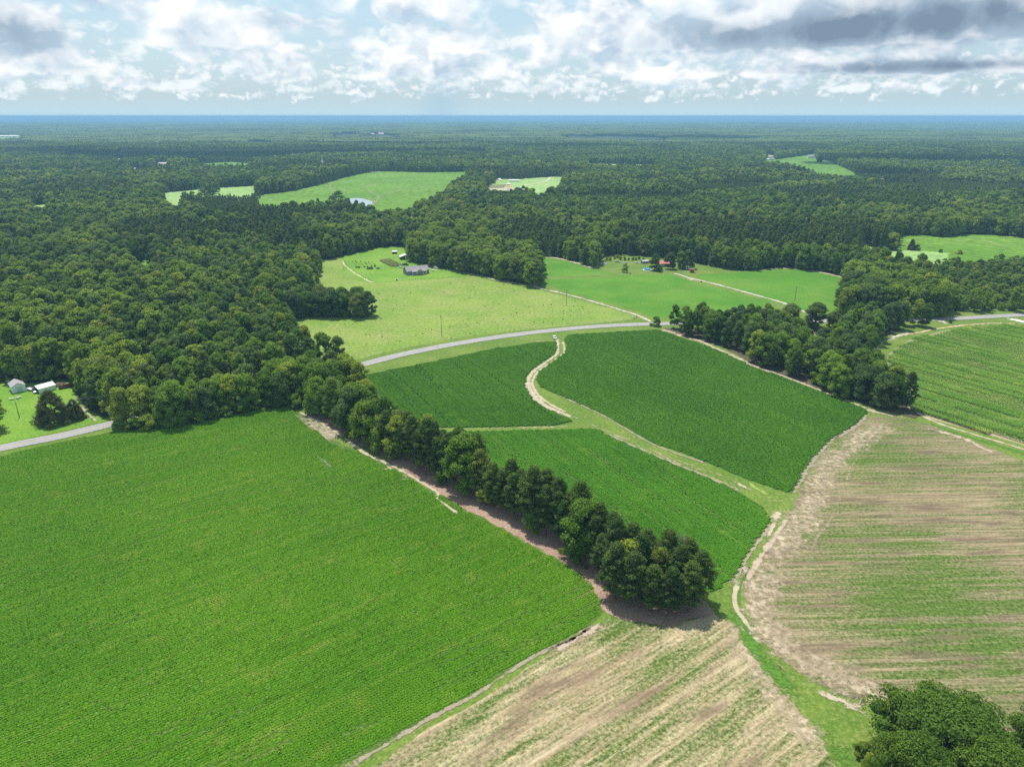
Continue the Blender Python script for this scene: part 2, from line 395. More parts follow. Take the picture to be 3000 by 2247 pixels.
def crown_mesh(name, mat, seed, h, r, kind='broad', ncards=3000, size=.45, nlobe=38, z0=.22):
    rng = np.random.default_rng(seed)
    zc = h * (1 + z0) / 2; hz = h * (1 - z0) / 2
    L = []; R = []
    for i in range(nlobe):
        if kind == 'pine':
            f = ((i + .5) / nlobe) ** .8; z = h * (z0 + (1 - z0) * f)
            prof = r * (min(1, f * 3.5 + .45)) * (1 - f ** 2.4) ** .55 * rng.uniform(.55, 1.1)
            lr = r * rng.uniform(.20, .32)
        elif kind == 'cone':
            f = ((i + .5) / nlobe) ** 1.25; z = h * (z0 + (1 - z0) * f)
            prof = r * (1 - f) ** .52 * rng.uniform(.75, 1.1); lr = r * rng.uniform(.18, .28) * (1.1 - .4 * f)
        else:
            f = rng.uniform(0, 1); z = h * (z0 + (1 - z0) * (.06 + .90 * f))
            q = (z - (zc - hz * .12)) / (hz * 1.05); prof = r * math.sqrt(max(.03, 1 - abs(q) ** (1.75 if q > 0 else (6 if z0 < .09 else 2.6)))) * rng.uniform(.55, 1.12)
            lr = r * (rng.uniform(.16, .38) if r < 8 else rng.uniform(.12, .25))
        a = i * 2.39996 + rng.uniform(-.5, .5); rr = max(0, prof - lr * .5)
        L.append((math.cos(a) * rr, math.sin(a) * rr, z - lr * .4)); R.append(lr)
    if kind in ('broad',):
        for a, dz in ((0, 0), (1.8, -.05), (3.9, -.03)):
            L.append((math.cos(a) * r * .3, math.sin(a) * r * .3, h * (.9 + dz) - r * .1)); R.append(r * .3)
    L = np.array(L); R = np.array(R); w = R ** 2 / (R ** 2).sum()
    k = rng.choice(len(L), ncards, p=w)
    d = rng.normal(0, 1, (ncards, 3)); d /= np.linalg.norm(d, axis=1)[:, None]
    d[:, 2] = np.where(d[:, 2] < -.35, -d[:, 2], d[:, 2])
    sq = np.array([1, 1, .85 if kind != 'pine' else .5])
    P = L[k] + d * sq * (R[k] * np.where(rng.random(ncards) < .14, rng.uniform(1.05, 1.45, ncards), rng.uniform(.72, 1.08, ncards)))[:, None]
    P[:, 2] = np.clip(P[:, 2], h * .05, h * 1.02)
    V, Q = cards(P, d, size, rng, .45 if kind == 'broad' else .6, (.5, .95) if kind == 'broad' else (.3, .6))
    lt = rng.uniform(0, 1, len(L)); ti = np.clip(lt[k] * .55 + rng.uniform(0, 1, ncards) * .45, 0, 1)
    T = np.repeat(ti, 4)
    # limbs' inner foliage: dense small core lobes so that the crown is not hollow
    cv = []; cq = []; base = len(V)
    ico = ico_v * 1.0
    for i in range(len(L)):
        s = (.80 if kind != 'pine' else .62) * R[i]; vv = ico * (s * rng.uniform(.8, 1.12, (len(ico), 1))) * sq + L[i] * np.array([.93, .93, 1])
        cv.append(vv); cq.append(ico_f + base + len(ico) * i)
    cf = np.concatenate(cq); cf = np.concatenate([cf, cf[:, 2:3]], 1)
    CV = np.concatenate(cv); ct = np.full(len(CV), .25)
    # triangles as degenerate quads would fail validation, so split the two meshes and join the arrays as polygons
    me = bpy.data.meshes.new(name); AV = np.concatenate([V, CV]); nq = len(Q); nt = len(cf)
    me.vertices.add(len(AV)); me.vertices.foreach_set('co', AV.astype(np.float32).ravel())
    li = np.concatenate([Q.ravel(), cf[:, :3].ravel()]).astype(np.int32)
    me.loops.add(len(li)); me.loops.foreach_set('vertex_index', li)
    tot = np.concatenate([np.full(nq, 4), np.full(nt, 3)]).astype(np.int32)
    st = np.concatenate([[0], np.cumsum(tot)[:-1]]).astype(np.int32)
    me.polygons.add(nq + nt); me.polygons.foreach_set('loop_start', st); me.polygons.foreach_set('loop_total', tot)
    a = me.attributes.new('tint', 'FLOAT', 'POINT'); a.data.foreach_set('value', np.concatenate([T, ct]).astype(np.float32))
    me.update(calc_edges=True); me.materials.append(mat)
    return me
bm = bmesh.new(); bmesh.ops.create_icosphere(bm, subdivisions=1, radius=1)
ico_v = np.array([v.co[:] for v in bm.verts]); ico_f = np.array([[v.index for v in f.verts] for f in bm.faces]); bm.free()
def trunk_mesh(name, mat, seed, h, r, z0, rb=.28):
    rng = random.Random(seed); m = MB(); p = Vector((0, 0, -.3)); rr = rb
    top = h * .86; n = 5; pts = [p]
    for i in range(1, n + 1):
        q = Vector((rng.uniform(-.25, .25), rng.uniform(-.25, .25), top * i / n)); r2 = rb * (1 - .82 * i / n)
        m.tube(pts[-1], q, rr, r2); rr = r2; pts.append(q)
    for i in range(9):
        f = rng.uniform(max(.18, z0 * .8), .85); z = top * f; a = rng.uniform(0, 6.28); L = r * rng.uniform(.5, .85) * (1 - .3 * f)
        m.tube((0, 0, z), (math.cos(a) * L, math.sin(a) * L, z + L * rng.uniform(.2, .7)), rb * (1 - f) * .55 + .03, .03, 5)
    o = m.build(name, mat); me = o.data; bpy.data.objects.remove(o); return me

BARK = plain('bark', (.10, .075, .055), .95, var=.3, scale=2)
BARKP = plain('pine_bark', (.13, .085, .06), .95, var=.3, scale=2)
LEAF = foliage('leaf_broad', (.074, .168, .028), (.200, .360, .050), (.31, .42, .07), trans=.42)
LEAFD = foliage('leaf_dark', (.066, .134, .050), (.145, .250, .080), (.20, .29, .08), trans=.38)
LEAFY = foliage('leaf_light', (.13, .235, .036), (.25, .40, .06), (.33, .42, .08), trans=.42)
PINE = foliage('needles', (.068, .140, .042), (.165, .270, .064), (.21, .28, .06), trans=.34)
CEDAR = foliage('cedar_needles', (.070, .105, .036), (.140, .185, .060), (.15, .18, .06), trans=.3, rndw=.15)
TREES = {}
def species(key, mat, bark, n, h, r, kind, nc, size, nl, z0, leaf=1.):
    L = []
    for i in range(n):
        sd = sum(map(ord, key)) * 10 + i; hh = h * (1 + .1 * (i % 3 - 1)); rr = r * (1 + .08 * ((i * 2) % 3 - 1))
        L.append((crown_mesh(key + '_crown', mat, sd, hh, rr, kind, nc, size, nl, z0), trunk_mesh(key + '_trunk', bark, sd, hh, rr, z0), hh))
    TREES[key] = L
species('broad', LEAF, BARK, 5, 17, 5.2, 'broad', 9500, .27, 50, .05)
species('dark', LEAFD, BARK, 3, 16, 5.2, 'broad', 9500, .27, 48, .08)
species('light', LEAFY, BARK, 3, 14, 4.6, 'broad', 8000, .27, 40, .08)
species('pine', PINE, BARKP, 5, 19, 4.2, 'pine', 9500, .27, 60, .16)
OAKM = foliage('leaf_oak', (.078, .170, .028), (.200, .350, .050), (.22, .34, .05), trans=.45, rndw=.12)
species('cedar', CEDAR, BARKP, 2, 15, 6.2, 'cone', 12000, .27, 90, .06)
species('oak', OAKM, BARK, 2, 19, 11, 'broad', 42000, .27, 190, .16)
species('low', LEAF, BARK, 3, 7, 3.6, 'broad', 4000, .24, 24, .02)
# ------------------------------------------------------------------ ground
def vnoise(x, y, s, seed=0):
    """cheap smooth value noise, vectorised"""
    x = np.asarray(x) / s + seed * 17.3; y = np.asarray(y) / s + seed * 9.1
    xi = np.floor(x); yi = np.floor(y); fx = x - xi; fy = y - yi; fx = fx * fx * (3 - 2 * fx); fy = fy * fy * (3 - 2 * fy)
    def h(a, b): q = np.sin(a * 127.1 + b * 311.7 + seed * 74.7) * 43758.5453; return q - np.floor(q)
    return (h(xi, yi) * (1 - fx) + h(xi + 1, yi) * fx) * (1 - fy) + (h(xi, yi + 1) * (1 - fx) + h(xi + 1, yi + 1) * fx) * fy
def relief(x, y):
    d = np.hypot(x, y); k = np.clip((d - 3200) / 5000, 0, 1); k = k * k * (3 - 2 * k)
    k2 = np.clip((d - 12000) / 14000, 0, 1)
    return k * (26 * (vnoise(x, y, 2300, 1) - .45) + 9 * (vnoise(x, y, 700, 2) - .5)) + k2 * (12 * vnoise(x, y, 5200, 3) - 16)
def ground_mesh():
    m = field_mat('wooded_ground', (.030, .050, .018), (.045, .070, .026), (.10, .085, .05), soilamt=.25, patch=.004, fine=.15, streak=0, lo=.5, hi=.7)
    ys = [-400, 0, 150, 300, 600, 1000, 1600, 2400] + list(np.arange(3200, 12000, 300)) + list(np.geomspace(12000, 40000, 45))
    xs = np.linspace(-1, 1, 121); V = []
    for yy in ys:
        w = 900 + max(0, yy) * 1.0
        for q in xs: V.append((q * w, yy, float(relief(q * w, yy)) if yy > 3000 else 0.0))
    nx = len(xs); F = [(j * nx + i, j * nx + i + 1, (j + 1) * nx + i + 1, (j + 1) * nx + i) for j in range(len(ys) - 1) for i in range(nx - 1)]
    o = mesh_obj('ground', V, F, m, smooth=True); tag(o, kind='structure')
ground_mesh()

ANG1 = direction((1000, 2240), (1805, 1812)); ANG4 = direction((2000, 990), (2538, 1198)); ANGC = direction((2673, 1198), (2985, 1300))
M_GRASS = field_mat('verge_grass', (.100, .178, .024), (.145, .215, .034), (.24, .21, .09), soilamt=.75, patch=.05, fine=.9, streak=.1, lo=.52, hi=.68)
M_LAWN = field_mat('lawn_grass', (.115, .245, .020), (.165, .295, .030), (.26, .30, .09), soilamt=.4, patch=.03, fine=1.1, streak=.1)
M_PAST = field_mat('pasture_grass', (.155, .255, .035), (.215, .290, .055), (.26, .25, .11), soilamt=.5, patch=.028, fine=.5, streak=.25, rowlen=.03, rowfreq=.09, lo=.47, hi=.64, bump=.5)
M_SOY1 = field_mat('young_soy_ground', (.055, .125, .012), (.080, .155, .016), (.24, .21, .11), ANG1, soilamt=.55, streak=.55, rowlen=.012, rowfreq=.9, lo=.50, hi=.66, fine=1.6)
M_SOY4 = field_mat('deep_soy_ground', (.030, .095, .010), (.045, .120, .014), (.10, .12, .04), ANG4, soilamt=.25, streak=.6, rowlen=.01, rowfreq=.8, fine=1.6)
M_SOY10 = field_mat('far_soy_ground', (.066, .200, .012), (.100, .240, .020), (.20, .24, .05), ANG4, soilamt=.6, streak=.3, rowlen=.01, rowfreq=.4, bump=.8, lo=.48, hi=.66)
M_CORNG = field_mat('corn_soil', (.26, .24, .12), (.33, .29, .16), (.40, .34, .20), ANGC, soilamt=.6, streak=.5, rowlen=.02, rowfreq=.9)
M_FAR = field_mat('distant_crop', (.092, .205, .014), (.125, .245, .024), (.25, .33, .09), soilamt=.4, patch=.006, fine=.1, streak=.2)
M_FARL = field_mat('distant_hay', (.22, .36, .10), (.27, .40, .13), (.33, .35, .16), soilamt=.5, patch=.01, fine=.1, streak=.2)
M_STRAW = field_mat('pine_straw', (.26, .17, .12), (.34, .235, .17), (.38, .27, .19), soilamt=.6, patch=.08, fine=1.5, streak=.1)
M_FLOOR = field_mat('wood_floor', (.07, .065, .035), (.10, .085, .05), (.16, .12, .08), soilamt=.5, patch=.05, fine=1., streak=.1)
M_BARE = field_mat('pale_soil', (.38, .33, .24), (.44, .39, .29), (.50, .46, .36), soilamt=.6, patch=.1, fine=1., streak=.1)
M_RED = field_mat('red_clay', (.42, .22, .13), (.50, .30, .19), (.50, .42, .30), soilamt=.6, patch=.1, fine=1., streak=.1)
def stubble_mat(name, ang, mode):
    """harvested field: straw colour between rows of regrown green, in long streaks and patches"""
    m, N, b = newmat(name)
    g, q1 = rot_coord(N, ang, .012, .52 if mode == 1 else .30); _, q2 = rot_coord(N, ang, .04, .2 if mode == 1 else .13); _, q3 = rot_coord(N, ang, .10, 1.25)
    a = N.noise(q1, 1, 6, .6, .15); bq = N.noise(q2, 1, 4, .6, .3); f = N.noise(q3, 1, 4, .75); sp = N.noise(g, 1.1, 6, .75); big = N.noise(g, .022, 3, .5)
    k = N.m('ADD', N.m('MULTIPLY', a, .50), N.m('MULTIPLY', bq, .30)); k = N.m('ADD', k, N.m('MULTIPLY', sp, .40)); k = N.m('ADD', k, N.m('MULTIPLY', f, .13))
    k = N.m('ADD', k, N.m('MULTIPLY', N.m('SUBTRACT', big, .5), .45 if mode == 1 else .30))
    e = N.node('ShaderNodeAttribute'); e.attribute_name = 'wear'
    k = N.m('ADD', k, N.m('MULTIPLY', e.outputs['Fac'], .16))
    straw = N.mix(N.mr(N.noise(q1, 2.3, 4, .6), .35, .65), (.215, .165, .10) if mode == 1 else (.33, .255, .145), (.335, .27, .155) if mode == 1 else (.46, .375, .225))
    straw = N.mix(N.mr(bq, .50, .68), straw, (.165, .118, .08) if mode == 1 else (.23, .165, .105))
    green = N.mix(N.mr(sp, .35, .65), (.055, .105, .018), (.125, .185, .034))
    c = N.mix(N.mr(k, .55 if mode == 1 else .535, .78 if mode == 1 else .74), green, straw)
    v = N.mr(N.m('ADD', N.m('MULTIPLY', f, .5), N.m('MULTIPLY', sp, .5)), .34, .66, .70, 1.20)
    c2 = N.node('ShaderNodeVectorMath', operation='SCALE'); N.put(c2.inputs[0], c); N.put(c2.inputs['Scale'], v)
    N.put(b.inputs['Base Color'], c2.outputs[0]); b.inputs['Roughness'].default_value = .95; b.inputs['Specular IOR Level'].default_value = .1
    bp = N.node('ShaderNodeBump'); bp.inputs['Strength'].default_value = .5; bp.inputs['Distance'].default_value = .3
    N.put(bp.inputs['Height'], N.m('ADD', f, sp)); N.l.new(bp.outputs[0], b.inputs['Normal'])
    return m
M_STUB1 = stubble_mat('stubble_right', rad(2), 1); M_STUB2 = stubble_mat('stubble_front', ANG1, 2)

# --- grass base of all the cleared land
near = [(-500, 1500), (-500, 1180), (0, 1117), (60, 1122), (110, 1124), (180, 1106), (203, 1128), (237, 1185), (300, 1226), (1000, 1060), (830, 1000), (835, 930),
        (930, 830), (940, 765), (1000, 752), (1100, 726), (1194, 718), (1215, 765), (1300, 775), (1565, 800), (1560, 750), (1640, 755), (1760, 745), (1990, 745), (2100, 765), (2172, 796), (2289, 783), (2407, 796), (2506, 818), (2700, 850), (2800, 908), (3200, 905), (3600, 900), (3600, 1500), (3300, 1800), (3200, 2500), (-600, 2500)]
sheet('lawn', G(near), M_GRASS, .03, .6, 4)
sheet('lawn', G([(-300, 1130), (0, 1114), (60, 1120), (110, 1122), (180, 1105), (203, 1128), (237, 1185), (275, 1212), (318, 1232), (0, 1303), (-300, 1370)]), M_LAWN, .06)
sheet('lawn', G([(1000, 752), (1100, 727), (1194, 719), (1215, 765), (1300, 778), (1430, 808), (1384, 809), (1100, 829), (1046, 822), (1010, 797), (1003, 765)]), M_LAWN, .09)
pasture = [(835, 930), (870, 1020), (930, 1078), (1020, 1066)] + px('E', 20, 585, 400, 488, 800, 415, 1200, 368, 1600, 331, 1885, 303, 1900, 275, 1500, 165, 1300, 115, 1000, 60, 850, 22, 370, 52, 220, 65) + [(1050, 812), (1005, 793), (1000, 752), (940, 765), (930, 830)]
sheet('pasture', G(pasture), M_PAST, .06, .5)
f1 = [(-600, 1460), (-300, 1404), (0, 1336), (140, 1303), (344, 1262), (588, 1238), (678, 1216), (814, 1194), (862, 1198), (895, 1222), (930, 1262), (1000, 1300), (1090, 1342), (1190, 1393), (1271, 1444), (1300, 1452), (1362, 1494), (1429, 1526), (1497, 1562), (1556, 1598), (1633, 1639), (1678, 1670), (1732, 1707), (1752, 1750), (1766, 1790), (1741, 1819), (1696, 1851), (1588, 1905), (1515, 1946), (1452, 1987), (1362, 2045), (1271, 2091), (1181, 2145), (1090, 2199), (1000, 2240), (850, 2330), (-700, 2600)]
FIELD1 = G(f1); sheet('field', FIELD1, M_SOY1, .06, .5)
f2 = px('E', 1390, 442, 1300, 446, 1000, 487, 600, 572, 300, 632, 150, 660) + [(1040, 1112), (1180, 1215), (1278, 1254)] + px('E', 700, 1004, 1000, 1000, 1400, 990, 1500, 965, 1490, 950, 1350, 885, 1240, 812, 1195, 735, 1195, 680, 1230, 632, 1300, 582, 1385, 530, 1405, 480)
FIELD2 = G(f2); sheet('field', FIELD2, M_SOY4, .06, .3)
f3 = [(1300, 1265), (1407, 1262)] + px('E', 1300, 1016, 1640, 1008, 1700, 1020) + px('H', 1700, 42, 1900, 132, 2212, 266) + px('I', 200, 342, 380, 428, 450, 472, 540, 542, 572, 592, 558, 650, 498, 730, 428, 830, 368, 930, 325, 1000, 180, 1080) + [(2040, 1765), (1950, 1720), (1860, 1650), (1720, 1550), (1600, 1470), (1450, 1380), (1300, 1290)]
FIELD3 = G(f3); sheet('field', FIELD3, M_SOY1, .06, .3)
f4 = px('E', 1440, 425, 1480, 398, 1700, 386, 2000, 369, 2070, 371) + px('F', 0, 422, 200, 487, 450, 602, 700, 692, 950, 792, 1190, 882, 1202, 905, 1130, 980, 1000, 1060) + px('I', 995, 60, 900, 148, 815, 258, 735, 388, 705, 432, 620, 412, 400, 335, 200, 250, 0, 170) + px('E', 2020, 1106, 1700, 920, 1400, 790, 1290, 740, 1262, 690, 1278, 640, 1358, 580, 1446, 520, 1460, 470)
FIELD4 = G(f4); sheet('field', FIELD4, M_SOY4, .06, .3)
fa = px('B', 1240, 1000, 1400, 1012, 1560, 1052) + [(1750, 790), (1804, 804), (1750, 807), (1580, 813)]
fb = [(1582, 820), (1760, 812), (1860, 806), (1960, 804), (2000, 817), (2080, 840), (2140, 855), (2260, 885), (2200, 912), (2000, 930)] + px('E', 2080, 285, 2050, 298, 1900, 243, 1700, 188, 1500, 133, 1290, 68)
fc = [(2039, 811), (2057, 804), (2172, 798), (2289, 785), (2407, 798), (2506, 822), (2500, 860), (2470, 905), (2420, 922), (2330, 905), (2145, 846), (2060, 820)]
FIELDA, FIELDB, FIELDC = G(fa), G(fb), G(fc)
for f in (FIELDA, FIELDB, FIELDC): sheet('field', f, M_SOY10, .06, .4)
corn = px('F', 1330, 530, 1395, 478, 1480, 432, 1700, 372, 1900, 347, 2212, 336) + [(3200, 952), (3500, 965), (3500, 1500), (3200, 1383), (2985, 1300), (2859, 1265), (2723, 1227), (2665, 1198), (2606, 1125), (2599, 1089), (2597, 1062)]
CORN = G(corn); sheet('field', CORN, M_CORNG, .06, .3)
s2 = [(1805, 1812), (1850, 1822), (1950, 1836), (2060, 1806)] + px('L', 200, 112, 300, 165, 365, 205, 360, 260, 420, 330, 500, 440, 600, 560, 700, 680, 800, 830, 900, 950, 990, 1100) + [(2490, 2350), (2540, 2500), (850, 2500), (1000, 2310), (1090, 2247), (1181, 2185), (1316, 2100), (1429, 2036), (1520, 1973), (1610, 1914), (1714, 1851)]
sheet('stubble_field', G(s2), M_STUB2, .06, .5)
s1 = [(2549, 1221), (2633, 1223), (2723, 1243), (2859, 1297), (2949, 1333), (3000, 1351), (3300, 1480), (3700, 1700), (3600, 2350), (3200, 2200), (3000, 2150), (2700, 2090), (2542, 2059), (2475, 2036), (2407, 2009), (2339, 1968), (2280, 1923), (2226, 1873), (2199, 1824), (2192, 1770), (2181, 1734), (2199, 1684), (2226, 1639), (2253, 1593), (2285, 1545), (2325, 1480), (2345, 1440), (2380, 1372), (2415, 1320), (2460, 1278), (2520, 1240)]
sheet('stubble_field', G(s1), M_STUB1, .06, .5)
# hedgerow floor and field-side soil
hedge_floor = [(905, 1212), (1000, 1278), (1113, 1331), (1190, 1386), (1271, 1441), (1289, 1449), (1362, 1492), (1429, 1524), (1497, 1560), (1556, 1596), (1633, 1637), (1678, 1668), (1732, 1705), (1752, 1748), (1768, 1788), (1800, 1806), (1860, 1822), (1960, 1834), (2090, 1800), (2070, 1765), (1940, 1690), (1760, 1560), (1600, 1450), (1400, 1330), (1280, 1268), (1150, 1215), (1000, 1190)]
sheet('pine_straw_ground', G(hedge_floor), M_STRAW, .09, .7, 1.6)
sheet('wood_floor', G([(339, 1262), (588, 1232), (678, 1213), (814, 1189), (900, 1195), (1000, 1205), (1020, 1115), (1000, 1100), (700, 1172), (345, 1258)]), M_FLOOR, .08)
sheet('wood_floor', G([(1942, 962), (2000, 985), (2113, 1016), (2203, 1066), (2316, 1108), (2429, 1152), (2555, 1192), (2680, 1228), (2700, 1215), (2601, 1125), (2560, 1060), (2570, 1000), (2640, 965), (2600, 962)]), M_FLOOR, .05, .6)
sheet('red_clay', G([(948, 1222), (985, 1222), (990, 1238), (960, 1238)]), M_RED, .12, .4, 1)
# bare sandy patches (edge attribute gives them ragged sides)
SAND = ragged('sandy_track', (.36, .30, .20), (.46, .395, .275), .80, .35)
SANDF = ragged('faint_track', (.28, .27, .12), (.38, .345, .19), .62, .4, .4)
SOILG = ragged('grey_soil_edge', (.24, .20, .14), (.32, .27, .19), .78, .5)
SOILT = ragged('tan_soil_edge', (.35, .28, .19), (.44, .36, .26), .74, .4)
GREENR = ragged('green_strip', (.065, .160, .018), (.10, .21, .03), .66, .8)
YELR = ragged('yellow_strip', (.20, .30, .055), (.26, .34, .08), .5, .5, .2)
def rb(name, pts, w, mat, z=.13, jit=.5, **k): return ribbon(name, G(pts), w, mat, z, jit, **k)
E_ = lambda *a: px('E', *a)
rb('track', E_(1400, 430, 1404, 480, 1392, 528, 1318, 585, 1246, 640, 1214, 690, 1216, 740, 1252, 800, 1330, 862, 1430, 908, 1525, 946), 2.3, SAND)
rb('track', E_(1432, 440, 1446, 490, 1436, 528, 1358, 582, 1290, 625, 1258, 660, 1240, 700, 1248, 750, 1290, 805, 1360, 855, 1450, 900), 1.8, SAND)
rb('track', E_(1216, 690, 1214, 740, 1250, 800, 1330, 866, 1430, 912), 3.2, SAND, .12)
rb('track', E_(1520, 944, 1600, 975, 1690, 1020, 1800, 1065) + px('H', 1900, 112, 2060, 180, 2212, 250) + px('I', 120, 280, 240, 325, 340, 372), 1.7, SANDF, .12)
rb('track', E_(1560, 958, 1660, 1000, 1760, 1040) + px('H', 1850, 82, 2000, 145, 2200, 228) + px('I', 200, 300, 330, 352, 440, 408, 500, 450), 1.7, SANDF, .13)
rb('track', px('I', 330, 362, 400, 392, 450, 418), 1.6, SAND, .15)
rb('track', E_(900, 1008, 1100, 1004, 1300, 1000, 1500, 992, 1600, 985), 3.0, SANDF, .12)
rb('track', E_(560, 1016, 900, 1010, 1200, 1003), 2.0, SANDF, .14)
rb('soil_edge', E_(1400, 790, 1700, 925, 2020, 1110) + px('I', 180, 248), 1.2, SOILG, .14)
rb('soil_edge', px('H', 1700, 38, 1900, 130, 2212, 262) + px('I', 200, 342, 390, 430), 1.8, SOILG, .14)
rb('soil_edge', px('I', 575, 600, 556, 660, 496, 738, 426, 836, 364, 940, 322, 1010), 1.6, SOILG, .14)
rb('soil_edge', px('F', 1202, 910, 1130, 985, 1000, 1068) + px('I', 1000, 64, 900, 152, 815, 264, 735, 394, 705, 440), 2.6, SOILG, .14)
rb('soil_edge', px('F', 0, 412, 120, 445, 200, 482, 330, 540, 450, 598, 700, 690, 950, 790, 1190, 885, 1320, 915, 1450, 950), 4.2, SOILT, .14)
rb('soil_edge', [(1930, 966), (1970, 975), (2010, 990)], 6, SOILT, .15)
rb('track', px('I', 575, 575, 610, 585, 645, 590), 6, SAND, .15)
rb('track', px('I', 598, 620, 575, 670, 530, 735), 1.6, SAND, .15)
rb('track', px('I', 690, 590, 640, 650, 590, 725, 530, 810, 470, 900, 425, 980, 390, 1070), 2.4, SOILT, .14)
rb('track', px('I', 425, 880, 400, 925, 365, 985), 3.6, SOILT, .16)
rb('track', px('I', 360, 990, 345, 1050, 335, 1106) + px('L', 335, 20, 350, 90, 395, 150, 430, 200, 450, 245, 500, 300), 1.5, SAND, .16)
rb('track', px('L', 375, 190, 390, 215, 408, 248), 1.2, SAND, .16)
rb('track', px('L', 500, 300, 560, 380, 640, 460, 740, 545, 840, 600), 1.4, SANDF, .15)
rb('track', px('L', 830, 592, 900, 625, 1000, 668, 1100, 712, 1215, 765), 2.4, SAND, .16)
rb('soil_edge', px('L', 900, 595, 1000, 625, 1100, 660, 1210, 710), 2.4, SOILG, .15)
rb('grass_strip', px('I', 420, 905, 390, 985, 365, 1060) + px('L', 370, 60, 400, 130), 1.8, GREENR, .15)
rb('grass_strip', px('L', 230, 60, 330, 130, 400, 200, 430, 290, 530, 420, 640, 540, 740, 650, 800, 720), 6.5, GREENR, .15)
rb('grass_strip', px('L', 900, 820, 960, 900, 1020, 1000, 1050, 1100, 1070, 1200), 6.0, GREENR, .12)
rb('grass_strip', px('I', 380, 330, 480, 400, 580, 470, 640, 520), 5.0, YELR, .12)
rb('soil_edge', px('K', 1640, 165, 1560, 240, 1320, 355, 1150, 450, 1010, 545, 810, 670, 610, 770, 410, 890, 210, 1010, 30, 1110), 1.5, SOILG, .14)
rb('soil_edge', px('K', 1780, 160, 1580, 240, 1350, 380), 3.4, SOILT, .14)
rb('track', px('D', 1930, 900, 2000, 930, 2100, 985, 2212, 1056) + px('H', 50, 95, 120, 150, 200, 197, 300, 240, 400, 292, 500, 350, 580, 400, 625, 430, 612, 470, 650, 500, 700, 530, 765, 568), 1.7, SAND, .16)
rb('soil_edge', px('D', 1900, 920, 2000, 965, 2080, 1010, 2200, 1080), 13, ragged('thin_crop', (.27, .235, .15), (.36, .31, .215), .74, .4, .4), .10)
rb('soil_edge', px('H', 230, 240, 300, 275, 380, 320, 440, 345), 4, SOILT, .15)
rb('gully', px('G', 2030, 185, 2070, 200, 2110, 225, 2165, 270), 3.0, ragged('gully_soil', (.30, .23, .19), (.44, .36, .30), .6, .7), .15)
rb('soil_edge', px('G', 1500, 870, 1620, 860, 1790, 812), 1.0, SOILT, .14)
rb('verge_soil', px('G', 830, 90, 1000, 88, 1200, 62), 3.5, YELR, .14)
rb('verge_soil', px('G', -400, 350, 0, 235, 300, 175, 600, 130), 5, ragged('dry_verge', (.26, .25, .10), (.34, .31, .15), .45, .5, .2), .14)
rb('pale_soil', [(1562, 756), (1600, 755), (1633, 757), (1670, 766), (1705, 776), (1745, 789)], 6, SOILT, .12)
rb('pale_soil', [(2230, 792), (2289, 787), (2350, 790), (2407, 799), (2460, 811), (2506, 824)], 5, SOILT, .12)
# drives and lanes
GRAV = ragged('gravel_drive', (.40, .37, .27), (.50, .46, .36), .74, .5)
rb('driveway', [(1262, 792), (1290, 790), (1320, 793), (1360, 800), (1400, 807), (1450, 820), (1500, 829), (1550, 836)] + E_(1300, 103, 1400, 125, 1500, 150, 1650, 192, 1800, 238, 1900, 268, 1975, 300, 2020, 325), 2.9, GRAV, .14)
rb('driveway', E_(1500, 160, 1650, 203, 1800, 247, 1900, 276), 1.4, SANDF, .13)
rb('soil_edge', E_(1290, 75, 1340, 100, 1450, 135, 1600, 172, 1750, 215, 1900, 255, 1960, 280), 2.2, YELR, .12)
rb('driveway', [(1963, 801), (1990, 805), (2020, 815), (2080, 829), (2145, 846), (2210, 864), (2300, 890), (2380, 925), (2390, 940)], 4.0, GRAV, .14)
rb('soil_edge', [(2016, 815), (2030, 822), (2050, 824)], 4.0, SOILT, .15)
rb('track', [(1650, 812), (1750, 808), (1800, 807), (1860, 803), (1960, 801)], 4.0, YELR, .12)
rb('track', [(1003, 764), (1008, 775), (1022, 788), (1040, 801), (1060, 813), (1078, 823), (1100, 830)], 2.6, ragged('clay_track', (.50, .38, .25), (.60, .52, .38), .66, .8), .14)
rb('red_clay', [(995, 786), (1015, 785), (1035, 792)], 7, ragged('clay_patch', (.50, .31, .19), (.56, .40, .27), .6, .4), .13)
rb('driveway', [(225, 1150), (232, 1168), (238, 1185), (250, 1203), (268, 1217), (285, 1236)], 3.4, SANDF, .14)
rb('driveway', [(232, 1190), (252, 1207), (270, 1224), (285, 1236)], 1.3, SAND, .15)
rb('driveway', [(448, 1078), (460, 1088), (475, 1105)], 4.5, GRAV, .2)
rb('driveway', px('F', 1670, 305, 1690, 320, 1725, 333), 5, GRAV, .14)
rb('driveway', px('F', 2100, 298, 2160, 304, 2212, 318, 2400, 350), 5, ragged('white_gravel', (.66, .62, .54), (.78, .74, .66), .85, .8), .15)
rb('track', px('F', 2500, 350, 2212, 332, 2000, 328, 1850, 337, 1700, 355, 1600, 372, 1500, 392, 1400, 402), 3.2, ragged('clay_lane', (.50, .34, .21), (.58, .45, .30), .66, .7), .14)
rb('track', px('F', 1500, 385, 1400, 408, 1320, 440, 1262, 470, 1240, 530, 1238, 600, 1250, 650, 1290, 690), 7.5, ragged('bare_lane', (.46, .41, .32), (.58, .52, .42), .60, .45), .13)
rb('track', px('F', 1480, 870, 1560, 930, 1700, 990, 1900, 1050, 2200, 1140, 2500, 1240), 1.5, SAND, .14)
rb('grass_strip', px('F', 1560, 960, 1700, 1010, 1900, 1075, 2200, 1165, 2500, 1270), 6, GREENR, .12)
rb('track', px('F', 1320, 575, 1430, 610, 1560, 640, 1700, 690), 1.6, SOILT, .14)
rb('track', px('F', 1330, 700, 1400, 740, 1500, 790), 2.0, SOILT, .14)
